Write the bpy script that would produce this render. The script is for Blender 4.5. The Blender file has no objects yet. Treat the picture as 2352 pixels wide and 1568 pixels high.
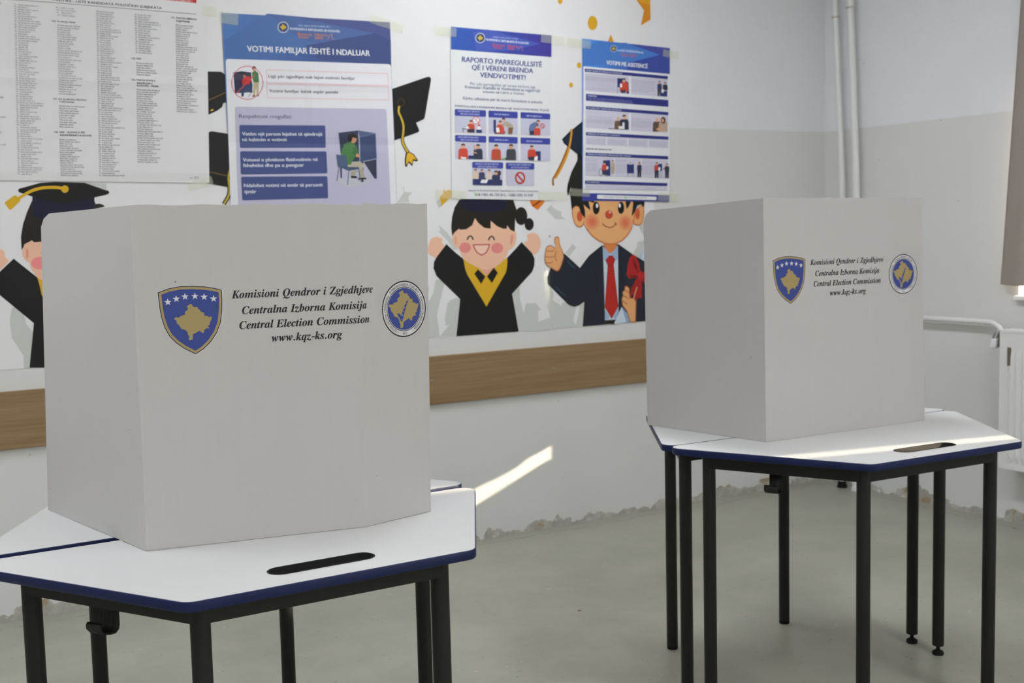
import bpy, bmesh, math, random, json
from mathutils import Vector, Matrix
from mathutils.geometry import tessellate_polygon
random.seed(7)
SC = bpy.context.scene
COL = SC.collection
PI = math.pi

# ------------------------------------------------------------------ camera
F_PX, W_PX, H_PX = 2731.1, 2352, 1568
CAM_H = 1.3595
FW = Vector((0.5049302, 0.85817507, -0.09263388))
RT = Vector((0.86047585, -0.50891004, -0.0243287))
UP = Vector((0.06802059, 0.06742492, 0.99540297))
cd = bpy.data.cameras.new('camera')
cam = bpy.data.objects.new('camera', cd)
COL.objects.link(cam)
cam.matrix_world = Matrix(((RT.x, UP.x, -FW.x, 0), (RT.y, UP.y, -FW.y, 0), (RT.z, UP.z, -FW.z, CAM_H), (0, 0, 0, 1)))
cd.sensor_width = 36
cd.lens = F_PX / W_PX * 36
cd.clip_start = 0.05
cd.dof.use_dof = True
cd.dof.focus_distance = 2.35
cd.dof.aperture_fstop = 7.5
SC.camera = cam

# ------------------------------------------------------------------ light
SC.view_settings.view_transform = 'Standard'
SC.view_settings.look = 'None'
SC.view_settings.exposure = 0.08
SC.view_settings.gamma = 1
SC.view_settings.use_curve_mapping = False
world = bpy.data.worlds.new('sky')
SC.world = world
world.use_nodes = True
wn = world.node_tree
wn.nodes['Background'].inputs[0].default_value = (1.0, 0.92, 0.82, 1)
wn.nodes['Background'].inputs[1].default_value = 7.0
SUN_DIR = Vector((-1.72, 1.162, -0.71)).normalized()
sd = bpy.data.lights.new('sun', 'SUN')
sd.energy = 9.0
sd.angle = 0.0075
sd.color = (1.0, 0.86, 0.63)
sun = bpy.data.objects.new('sun', sd)
COL.objects.link(sun)
sun.rotation_euler = SUN_DIR.to_track_quat('-Z', 'Y').to_euler()
sun.location = (9, -3, 5)
LAMP_COLOR = (0.945, 0.955, 1.0)
LAMP_POWER = 28.5
LAMPS = [(x, y) for x in (-0.8, 2.5) for y in (-2.2, 0.6, 3.25)]

# ------------------------------------------------------------------ room sizes
YB, XR, XL, YF, ZC = 4.533, 4.5785, -3.4, -3.8, 3.05
HT = 0.76


def s2l(c):
    c = c / 255.0
    return c / 12.92 if c <= 0.04045 else ((c + 0.055) / 1.055) ** 2.4


# ------------------------------------------------------------------ materials
def nt_new(name):
    m = bpy.data.materials.new(name)
    m.use_nodes = True
    return m, m.node_tree, m.node_tree.nodes['Principled BSDF']


def plain(name, rgb, rough=0.6, metal=0.0, spec=0.5, noise=0.0, nscale=40.0):
    m, nt, b = nt_new(name)
    b.inputs['Roughness'].default_value = rough
    b.inputs['Metallic'].default_value = metal
    b.inputs['Specular IOR Level'].default_value = spec
    if noise:
        tc = nt.nodes.new('ShaderNodeTexCoord')
        n = nt.nodes.new('ShaderNodeTexNoise')
        n.inputs['Scale'].default_value = nscale
        n.inputs['Detail'].default_value = 5
        r = nt.nodes.new('ShaderNodeMapRange')
        r.inputs[3].default_value = 1 - noise
        r.inputs[4].default_value = 1 + noise
        mx = nt.nodes.new('ShaderNodeVectorMath')
        mx.operation = 'SCALE'
        mx.inputs[0].default_value = rgb
        nt.links.new(tc.outputs['Object'], n.inputs['Vector'])
        nt.links.new(n.outputs['Fac'], r.inputs[0])
        nt.links.new(r.outputs[0], mx.inputs['Scale'])
        nt.links.new(mx.outputs[0], b.inputs['Base Color'])
    else:
        b.inputs['Base Color'].default_value = (*rgb, 1)
    return m


class NB:
    """tiny node builder"""
    def __init__(s, nt):
        s.nt = nt

    def n(s, t, **kw):
        x = s.nt.nodes.new('ShaderNode' + t)
        for k, v in kw.items():
            if k.startswith('i_'):
                key = k[2:]
                x.inputs[int(key) if key.isdigit() else key].default_value = v
            else:
                setattr(x, k, v)
        return x

    def l(s, a, b):
        s.nt.links.new(a, b)

    def math(s, op, a, b=None, clamp=False):
        x = s.nt.nodes.new('ShaderNodeMath')
        x.operation = op
        x.use_clamp = clamp
        for i, v in enumerate((a, b)):
            if v is None:
                continue
            if isinstance(v, (int, float)):
                x.inputs[i].default_value = v
            else:
                s.l(v, x.inputs[i])
        return x.outputs[0]

    def mix(s, f, a, b):
        x = s.nt.nodes.new('ShaderNodeMix')
        x.data_type = 'RGBA'
        for k, v in ((0, f), (6, a), (7, b)):
            if isinstance(v, tuple):
                x.inputs[k].default_value = (*v, 1)
            elif isinstance(v, (int, float)):
                x.inputs[k].default_value = v
            else:
                s.l(v, x.inputs[k])
        return x.outputs[2]

    def ramp(s, v, a, b):
        x = s.nt.nodes.new('ShaderNodeMapRange')
        x.interpolation_type = 'SMOOTHSTEP'
        s.l(v, x.inputs[0])
        x.inputs[1].default_value = a
        x.inputs[2].default_value = b
        return x.outputs[0]


def wall_material(name, axis, paint_line):
    """two-tone painted plaster; crumbled plaster strip at the foot. axis = index of the running coordinate"""
    m, nt, b = nt_new(name)
    B = NB(nt)
    tc = B.n('TexCoord')
    sep = B.n('SeparateXYZ')
    B.l(tc.outputs['Object'], sep.inputs[0])
    z = sep.outputs[2]
    n1 = B.n('TexNoise', i_Scale=1.3, i_Detail=6.0, i_Roughness=0.6)
    n2 = B.n('TexNoise', i_Scale=11.0, i_Detail=8.0, i_Roughness=0.65)
    n3 = B.n('TexNoise', i_Scale=60.0, i_Detail=4.0)
    for n in (n1, n2, n3):
        B.l(tc.outputs['Object'], n.inputs['Vector'])
    up = (0.775, 0.785, 0.81)
    lo = (0.685, 0.69, 0.672)
    c = up if not paint_line else B.mix(B.ramp(z, paint_line - 0.003, paint_line + 0.003), lo, up)
    # faint grime
    g = B.ramp(n2.outputs['Fac'], 0.60, 0.78)
    c = B.mix(B.math('MULTIPLY', g, 0.12), c, (0.42, 0.41, 0.37))
    g1 = B.ramp(n1.outputs['Fac'], 0.5, 0.75)
    c = B.mix(B.math('MULTIPLY', g1, 0.10), c, (0.55, 0.55, 0.5))
    # small marks
    vo = B.n('TexVoronoi', i_Scale=7.0)
    B.l(tc.outputs['Object'], vo.inputs['Vector'])
    sp = B.math('LESS_THAN', vo.outputs['Distance'], 0.035)
    c = B.mix(B.math('MULTIPLY', sp, 0.45), c, (0.25, 0.25, 0.24))
    # crumbled foot
    n4 = B.n('TexNoise', i_Scale=5.5, i_Detail=10.0, i_Roughness=0.62)
    B.l(tc.outputs['Object'], n4.inputs['Vector'])
    edge = B.math('ADD', B.math('MULTIPLY', B.math('SUBTRACT', n4.outputs['Fac'], 0.45), 0.26), 0.022)
    foot = B.math('LESS_THAN', z, edge)
    n5 = B.n('TexNoise', i_Scale=16.0, i_Detail=8.0, i_Roughness=0.7)
    B.l(tc.outputs['Object'], n5.inputs['Vector'])
    cem = B.mix(B.ramp(n5.outputs['Fac'], 0.40, 0.6), (0.37, 0.37, 0.33), (0.50, 0.495, 0.45))
    cem = B.mix(B.math('MULTIPLY', B.ramp(n5.outputs['Fac'], 0.60, 0.66), B.math('LESS_THAN', z, 0.04)), cem, (0.78, 0.77, 0.75))
    cem = B.mix(B.math('MULTIPLY', B.math('MULTIPLY', B.ramp(n4.outputs['Fac'], 0.56, 0.62), B.ramp(n5.outputs['Fac'], 0.46, 0.54)), 0.8), cem, (0.33, 0.235, 0.12))
    c = B.mix(foot, c, cem)
    B.l(c, b.inputs['Base Color'])
    b.inputs['Roughness'].default_value = 0.5
    b.inputs['Specular IOR Level'].default_value = 0.3
    bu = B.n('Bump', i_Strength=0.25, i_Distance=0.01)
    h = B.math('ADD', B.math('MULTIPLY', n3.outputs['Fac'], 0.12), B.math('MULTIPLY', n1.outputs['Fac'], 0.8))
    h = B.math('SUBTRACT', h, B.math('MULTIPLY', foot, 1.2))
    B.l(h, bu.inputs['Height'])
    B.l(bu.outputs[0], b.inputs['Normal'])
    return m


def floor_material():
    m, nt, b = nt_new('speckled_floor')
    B = NB(nt)
    tc = B.n('TexCoord')
    sep = B.n('SeparateXYZ')
    B.l(tc.outputs['Object'], sep.inputs[0])
    n1 = B.n('TexNoise', i_Scale=2.2, i_Detail=8.0, i_Roughness=0.65)
    n2 = B.n('TexNoise', i_Scale=24.0, i_Detail=6.0, i_Roughness=0.7)
    for n in (n1, n2):
        B.l(tc.outputs['Object'], n.inputs['Vector'])
    c = B.mix(B.ramp(n1.outputs['Fac'], 0.3, 0.7), (0.285, 0.29, 0.232), (0.39, 0.396, 0.325))
    c = B.mix(B.math('MULTIPLY', B.ramp(n2.outputs['Fac'], 0.35, 0.75), 0.35), c, (0.36, 0.35, 0.30))
    for sc, th, col, seed in ((26.0, 0.085, (0.16, 0.18, 0.33), 0.0), (31.0, 0.09, (0.16, 0.16, 0.14), 3.7), (23.0, 0.08, (0.42, 0.34, 0.26), 8.1), (17.0, 0.06, (0.55, 0.55, 0.5), 5.3)):
        v = B.n('TexVoronoi', i_Scale=sc)
        mp = B.n('Mapping')
        mp.inputs['Location'].default_value = (seed, seed * 1.7, 0.0)
        B.l(tc.outputs['Object'], mp.inputs[0])
        B.l(mp.outputs[0], v.inputs['Vector'])
        cs = B.n('SeparateColor')
        B.l(v.outputs['Color'], cs.inputs[0])
        f = B.math('MULTIPLY', B.math('LESS_THAN', v.outputs['Distance'], B.math('MULTIPLY', cs.outputs[0], th * 1.6)), B.math('GREATER_THAN', cs.outputs[1], 0.45))
        c = B.mix(B.math('MULTIPLY', f, 0.65), c, col)
    # crack along the back and right walls
    for o, d in ((1, YB), (0, XR)):
        mpn = B.n('TexNoise', i_Scale=3.0, i_Detail=8.0, i_Roughness=0.7)
        B.l(tc.outputs['Object'], mpn.inputs['Vector'])
        dist = B.math('SUBTRACT', d, sep.outputs[o])
        off = B.math('ABSOLUTE', B.math('SUBTRACT', dist, B.math('MULTIPLY', mpn.outputs['Fac'], 0.15)))
        f = B.math('MULTIPLY', B.math('LESS_THAN', off, 0.006), B.ramp(n2.outputs['Fac'], 0.42, 0.55))
        c = B.mix(B.math('MULTIPLY', f, 0.6), c, (0.15, 0.14, 0.12))
        near = B.math('SUBTRACT', 1.0, B.ramp(dist, 0.0, 0.35))
        c = B.mix(B.math('MULTIPLY', B.math('MULTIPLY', near, B.ramp(n1.outputs['Fac'], 0.45, 0.62)), 0.35), c, (0.24, 0.23, 0.2))
    B.l(c, b.inputs['Base Color'])
    r = B.n('MapRange')
    B.l(n1.outputs['Fac'], r.inputs[0])
    r.inputs[3].default_value = 0.28
    r.inputs[4].default_value = 0.5
    B.l(r.outputs[0], b.inputs['Roughness'])
    b.inputs['Specular IOR Level'].default_value = 0.4
    return m


def wood_material():
    m, nt, b = nt_new('oak_laminate')
    B = NB(nt)
    tc = B.n('TexCoord')
    mp = B.n('Mapping')
    mp.inputs['Scale'].default_value = (1.6, 1.0, 42.0)
    B.l(tc.outputs['Object'], mp.inputs[0])
    n = B.n('TexNoise', i_Scale=1.5, i_Detail=9.0, i_Roughness=0.62, i_Distortion=0.4)
    B.l(mp.outputs[0], n.inputs['Vector'])
    mp2 = B.n('Mapping')
    mp2.inputs['Scale'].default_value = (0.7, 1.0, 9.0)
    B.l(tc.outputs['Object'], mp2.inputs[0])
    n2 = B.n('TexNoise', i_Scale=2.0, i_Detail=4.0, i_Distortion=0.8)
    B.l(mp2.outputs[0], n2.inputs['Vector'])
    c = B.mix(B.ramp(n.outputs['Fac'], 0.32, 0.70), (0.235, 0.152, 0.072), (0.325, 0.22, 0.112))
    c = B.mix(B.math('MULTIPLY', B.ramp(n2.outputs['Fac'], 0.4, 0.7), 0.5), c, (0.26, 0.165, 0.082))
    B.l(c, b.inputs['Base Color'])
    b.inputs['Roughness'].default_value = 0.5
    b.inputs['Specular IOR Level'].default_value = 0.3
    return m


def card_material():
    m, nt, b = nt_new('white_corrugated_card')
    B = NB(nt)
    tc = B.n('TexCoord')
    mp = B.n('Mapping')
    mp.inputs['Scale'].default_value = (90.0, 90.0, 3.0)
    B.l(tc.outputs['Object'], mp.inputs[0])
    n = B.n('TexNoise', i_Scale=1.2, i_Detail=5.0)
    B.l(mp.outputs[0], n.inputs['Vector'])
    nf = B.n('TexNoise', i_Scale=420.0, i_Detail=3.0)
    B.l(tc.outputs['Object'], nf.inputs['Vector'])
    base = (0.515, 0.505, 0.495)
    c = B.mix(B.ramp(n.outputs['Fac'], 0.3, 0.7), tuple(x * 0.992 for x in base), tuple(x * 1.006 for x in base))
    c = B.mix(B.math('MULTIPLY', B.ramp(nf.outputs['Fac'], 0.35, 0.7), 0.07), c, (0.45, 0.44, 0.42))
    v = B.n('TexVoronoi', i_Scale=13.0)
    B.l(tc.outputs['Object'], v.inputs['Vector'])
    cs = B.n('SeparateColor')
    B.l(v.outputs['Color'], cs.inputs[0])
    f = B.math('MULTIPLY', B.math('LESS_THAN', v.outputs['Distance'], 0.022), B.math('GREATER_THAN', cs.outputs[0], 0.6))
    c = B.mix(B.math('MULTIPLY', f, 0.8), c, (0.12, 0.11, 0.10))
    B.l(c, b.inputs['Base Color'])
    b.inputs['Roughness'].default_value = 0.7
    b.inputs['Specular IOR Level'].default_value = 0.2
    bu = B.n('Bump', i_Strength=0.03, i_Distance=0.001)
    B.l(n.outputs['Fac'], bu.inputs['Height'])
    B.l(bu.outputs[0], b.inputs['Normal'])
    return m


def tabletop_material():
    m, nt, b = nt_new('white_laminate')
    B = NB(nt)
    tc = B.n('TexCoord')
    n = B.n('TexNoise', i_Scale=3.0, i_Detail=4.0)
    B.l(tc.outputs['Object'], n.inputs['Vector'])
    c = B.mix(n.outputs['Fac'], (0.655, 0.662, 0.662), (0.69, 0.695, 0.692))
    v = B.n('TexVoronoi', i_Scale=9.0)
    B.l(tc.outputs['Object'], v.inputs['Vector'])
    cs = B.n('SeparateColor')
    B.l(v.outputs['Color'], cs.inputs[0])
    f = B.math('MULTIPLY', B.math('LESS_THAN', v.outputs['Distance'], 0.017), B.math('GREATER_THAN', cs.outputs[0], 0.5))
    c = B.mix(B.math('MULTIPLY', f, 0.8), c, (0.15, 0.13, 0.11))
    B.l(c, b.inputs['Base Color'])
    b.inputs['Roughness'].default_value = 0.42
    b.inputs['Specular IOR Level'].default_value = 0.4
    return m


def curtain_material():
    m, nt, b = nt_new('taupe_curtain_cloth')
    B = NB(nt)
    tc = B.n('TexCoord')
    mp = B.n('Mapping')
    mp.inputs['Scale'].default_value = (300, 300, 300)
    B.l(tc.outputs['Object'], mp.inputs[0])
    n = B.n('TexNoise', i_Scale=1.0, i_Detail=2.0)
    B.l(mp.outputs[0], n.inputs['Vector'])
    c = B.mix(n.outputs['Fac'], (0.28, 0.24, 0.21), (0.39, 0.345, 0.31))
    B.l(c, b.inputs['Base Color'])
    b.inputs['Roughness'].default_value = 0.85
    b.inputs['Specular IOR Level'].default_value = 0.1
    return m


def glass_material():
    m = bpy.data.materials.new('window_glass')
    m.use_nodes = True
    nt = m.node_tree
    nt.nodes.clear()
    B = NB(nt)
    t = B.n('BsdfTransparent')
    g = B.n('BsdfGlossy', i_Roughness=0.02)
    mx = B.n('MixShader', i_0=0.06)
    o = B.n('OutputMaterial')
    B.l(t.outputs[0], mx.inputs[1])
    B.l(g.outputs[0], mx.inputs[2])
    B.l(mx.outputs[0], o.inputs[0])
    return m


def lamp_material():
    m, nt, b = nt_new('lamp_diffuser')
    b.inputs['Base Color'].default_value = (0.8, 0.8, 0.8, 1)
    b.inputs['Emission Color'].default_value = (*LAMP_COLOR, 1)
    b.inputs['Emission Strength'].default_value = LAMP_POWER
    return m


def tape_material():
    m = bpy.data.materials.new('clear_tape')
    m.use_nodes = True
    nt = m.node_tree
    b = nt.nodes['Principled BSDF']
    b.inputs['Base Color'].default_value = (0.84, 0.86, 0.68, 1)
    b.inputs['Roughness'].default_value = 0.25
    B = NB(nt)
    t = B.n('BsdfTransparent', i_0=(0.99, 1.0, 0.95, 1))
    mx = B.n('MixShader', i_0=0.24)
    B.l(t.outputs[0], mx.inputs[1])
    B.l(b.outputs[0], mx.inputs[2])
    tc = B.n('TexCoord')
    n = B.n('TexNoise', i_Scale=70.0, i_Detail=3.0)
    B.l(tc.outputs['Object'], n.inputs['Vector'])
    bu = B.n('Bump', i_Strength=0.5, i_Distance=0.004)
    B.l(n.outputs['Fac'], bu.inputs['Height'])
    B.l(bu.outputs[0], b.inputs['Normal'])
    B.l(mx.outputs[0], nt.nodes['Material Output'].inputs[0])
    return m


PRINT = {}
REF = tuple(s2l(c) for c in (207, 207, 216))


def ink(rgb, rough=0.5, fold=()):
    """printed colour on paper or vinyl: the photographed colour relative to the photographed white"""
    key = (rgb, rough, fold)
    if key in PRINT:
        return PRINT[key]
    alb = tuple(min(0.86, s2l(c) / r * 0.775) for c, r in zip(rgb, REF))
    m, nt, b = nt_new('print_%d_%d_%d' % rgb)
    b.inputs['Base Color'].default_value = (*alb, 1)
    b.inputs['Roughness'].default_value = rough
    b.inputs['Specular IOR Level'].default_value = 0.3
    if fold:
        B = NB(nt)
        tc = B.n('TexCoord')
        sep = B.n('SeparateXYZ')
        B.l(tc.outputs['Object'], sep.inputs[0])
        nz = B.n('TexNoise', i_Scale=4.0, i_Detail=3.0)
        B.l(tc.outputs['Object'], nz.inputs['Vector'])
        h = B.math('MULTIPLY', nz.outputs['Fac'], 0.006)
        for axis, pos, sgn in fold:
            d = B.math('ABSOLUTE', B.math('SUBTRACT', sep.outputs[axis], pos))
            k = B.math('SUBTRACT', 1.0, B.math('DIVIDE', d, 0.03, True), True)
            h = B.math('ADD', h, B.math('MULTIPLY', k, 0.003 * sgn))
        bu = B.n('Bump', i_Strength=1.0, i_Distance=1.0)
        B.l(h, bu.inputs['Height'])
        B.l(bu.outputs[0], b.inputs['Normal'])
    PRINT[key] = m
    return m


M_WALL = wall_material('painted_plaster', 0, 1.829)
M_WALL_R = wall_material('painted_plaster_side', 1, 1.829)
M_FLOOR = floor_material()
M_CEIL = plain('white_ceiling', (0.80, 0.80, 0.80), 0.8, noise=0.03, nscale=3)
M_WOOD = wood_material()
M_CARD = card_material()
M_TOP = tabletop_material()
M_EDGE = plain('navy_edge', (0.006, 0.013, 0.068), 0.42, spec=0.3, noise=0.05)
M_FRAME = plain('charcoal_powder_coat', (0.011, 0.0115, 0.009), 0.5, spec=0.3, noise=0.12, nscale=200)
M_BLACK = plain('black_plastic', (0.008, 0.008, 0.008), 0.6, spec=0.15, noise=0.1)
M_CURT = curtain_material()
M_GLASS = glass_material()
M_PVC = plain('white_pvc', (0.78, 0.79, 0.78), 0.35, noise=0.02)
M_PIPE = plain('white_pipe_paint', (0.74, 0.745, 0.73), 0.35, noise=0.05, nscale=12)
M_RAD = plain('radiator_enamel', (0.76, 0.765, 0.745), 0.4, noise=0.03, nscale=10)
M_BRASS = plain('tarnished_metal', (0.25, 0.23, 0.20), 0.35, metal=0.9, noise=0.1)
M_RING = plain('pipe_sleeve', (0.52, 0.49, 0.43), 0.5, noise=0.1)
M_LAMP = lamp_material()
M_STEEL = plain('screw_steel', (0.45, 0.45, 0.45), 0.3, metal=1.0, noise=0.05)
M_TAPE = tape_material()
M_TAPE2 = plain('yellowed_tape', (0.50, 0.50, 0.24), 0.3, noise=0.15, nscale=60)


# ------------------------------------------------------------------ object helpers
def link(name, me, mats, parent=None):
    o = bpy.data.objects.new(name, me)
    COL.objects.link(o)
    for m in (mats if isinstance(mats, (list, tuple)) else [mats]):
        me.materials.append(m)
    if parent is not None:
        o.parent = parent
    return o


def obj(name, bm, mats, parent=None, smooth=False):
    me = bpy.data.meshes.new(name)
    bmesh.ops.recalc_face_normals(bm, faces=bm.faces)
    bm.to_mesh(me)
    bm.free()
    if smooth:
        for p in me.polygons:
            p.use_smooth = True
        try:
            me.set_sharp_from_angle(angle=math.radians(35))
        except Exception:
            pass
    return link(name, me, mats, parent)


def thing(name, label, cat, loc=(0, 0, 0), rz=0.0, group=None):
    o = bpy.data.objects.new(name, None)
    o.empty_display_size = 0.1
    COL.objects.link(o)
    o.location = loc
    o.rotation_euler = (0, 0, rz)
    return tag(o, label, cat, group)


def tag(o, label, cat, group=None):
    o['label'] = label
    o['category'] = cat
    if group:
        o['group'] = group
    return o


def structure(o):
    o['kind'] = 'structure'
    return o


def add_box(bm, x0, x1, y0, y1, z0, z1, bevel=0.0, seg=2):
    r = bmesh.ops.create_cube(bm, size=1)
    vs = r['verts']
    for v in vs:
        v.co = Vector((x0 + (v.co.x + 0.5) * (x1 - x0), y0 + (v.co.y + 0.5) * (y1 - y0), z0 + (v.co.z + 0.5) * (z1 - z0)))
    if bevel:
        es = {e for v in vs for e in v.link_edges}
        bmesh.ops.bevel(bm, geom=list(es), offset=bevel, segments=seg, affect='EDGES', profile=0.6)
    return vs


def add_cyl(bm, x, y, z0, z1, r, seg=24, r2=None):
    m = Matrix.Translation((x, y, (z0 + z1) / 2))
    return bmesh.ops.create_cone(bm, cap_ends=True, segments=seg, radius1=r, radius2=r if r2 is None else r2, depth=z1 - z0, matrix=m)['verts']


def add_tube(bm, pts, r, seg=14, caps=True):
    pts = [Vector(p) for p in pts]
    rings = []
    ref = None
    for i, p in enumerate(pts):
        t = (pts[min(i + 1, len(pts) - 1)] - pts[max(i - 1, 0)]).normalized()
        if ref is None:
            ref = Vector((0, 0, 1)) if abs(t.z) < 0.9 else Vector((1, 0, 0))
        a = t.cross(ref).normalized()
        c = a.cross(t).normalized()
        ref = c
        rr = r[i] if isinstance(r, (list, tuple)) else r
        rings.append([bm.verts.new(p + a * math.cos(2 * PI * k / seg) * rr + c * math.sin(2 * PI * k / seg) * rr) for k in range(seg)])
    for A, Bq in zip(rings, rings[1:]):
        for k in range(seg):
            bm.faces.new((A[k], A[(k + 1) % seg], Bq[(k + 1) % seg], Bq[k]))
    if caps:
        bm.faces.new(rings[0])
        bm.faces.new(rings[-1])


def catmull(pts, n=8, closed=False):
    P = [Vector(p) for p in pts]
    out = []
    N = len(P)
    rng = range(N) if closed else range(N - 1)
    for i in rng:
        if closed:
            p0, p1, p2, p3 = P[(i - 1) % N], P[i], P[(i + 1) % N], P[(i + 2) % N]
        else:
            p0, p1, p2, p3 = P[max(i - 1, 0)], P[i], P[i + 1], P[min(i + 2, N - 1)]
        for k in range(n):
            t = k / n
            out.append(0.5 * ((2 * p1) + (p2 - p0) * t + (2 * p0 - 5 * p1 + 4 * p2 - p3) * t * t + (3 * p1 - p0 - 3 * p2 + p3) * t ** 3))
    if not closed:
        out.append(P[-1].copy())
    return out


def round_poly(pts, r, seg=6):
    """round the corners of a convex 2D polygon; r = radius or list"""
    out = []
    N = len(pts)
    for i in range(N):
        p = Vector(pts[i][:2])
        a = Vector(pts[i - 1][:2]) - p
        b = Vector(pts[(i + 1) % N][:2]) - p
        rr = r[i] if isinstance(r, (list, tuple)) else r
        if rr <= 0:
            out.append(p)
            continue
        an, bn = a.normalized(), b.normalized()
        half = an.angle(bn) / 2
        d = min(rr / math.tan(half), a.length * 0.49, b.length * 0.49)
        rr2 = d * math.tan(half)
        c = p + (an + bn).normalized() * (rr2 / math.sin(half))
        s, e = p + an * d, p + bn * d
        a0 = math.atan2(s.y - c.y, s.x - c.x)
        a1 = math.atan2(e.y - c.y, e.x - c.x)
        da = (a1 - a0 + PI) % (2 * PI) - PI
        for k in range(seg + 1):
            t = a0 + da * k / seg
            out.append(Vector((c.x + rr2 * math.cos(t), c.y + rr2 * math.sin(t))))
    return out


def tess(loops):
    """triangulate a polygon with holes: returns flat verts, triangles"""
    L3 = [[Vector((p[0], p[1], 0)) for p in lp] for lp in loops]
    tri = tessellate_polygon(L3)
    return [p for lp in L3 for p in lp], tri


def inside(p, lp):
    c = False
    j = len(lp) - 1
    for i in range(len(lp)):
        a, b = lp[i], lp[j]
        if (a[1] > p[1]) != (b[1] > p[1]) and p[0] < (b[0] - a[0]) * (p[1] - a[1]) / (b[1] - a[1]) + a[0]:
            c = not c
        j = i
    return c


# ------------------------------------------------------------------ printing on flat sheets
def ray(px, py):
    return FW + RT * ((px - W_PX / 2) / F_PX) - UP * ((py - H_PX / 2) / F_PX)


def on_wall(px, py, y=YB):
    """where the sight line of a picture point meets the back wall: (x, z) on the wall"""
    d = ray(px, py)
    t = y / d.y
    return Vector((d.x * t, CAM_H + d.z * t))


class Crop:
    def __init__(s, x0, y0, k):
        s.x0, s.y0, s.k = x0, y0, k

    def __call__(s, p):
        return on_wall(s.x0 + p[0] * s.k, s.y0 + p[1] * s.k)


TXT_OBJ = None


def text_mesh(body, bold=0.0, shear=0.0):
    global TXT_OBJ
    if TXT_OBJ is None:
        cu = bpy.data.curves.new('t', 'FONT')
        cu.resolution_u = 3
        TXT_OBJ = bpy.data.objects.new('t', cu)
        COL.objects.link(TXT_OBJ)
    cu = TXT_OBJ.data
    cu.body = body
    cu.offset = 0.0
    cu.shear = shear
    bpy.context.view_layer.update()
    ev = TXT_OBJ.evaluated_get(bpy.context.evaluated_depsgraph_get())
    me = ev.to_mesh()
    vs = [Vector((v.co.x, max(-0.26, min(0.98, v.co.y)))) for v in me.vertices]
    fs = [tuple(p.vertices) for p in me.polygons]
    ev.to_mesh_clear()
    return vs, fs


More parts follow.
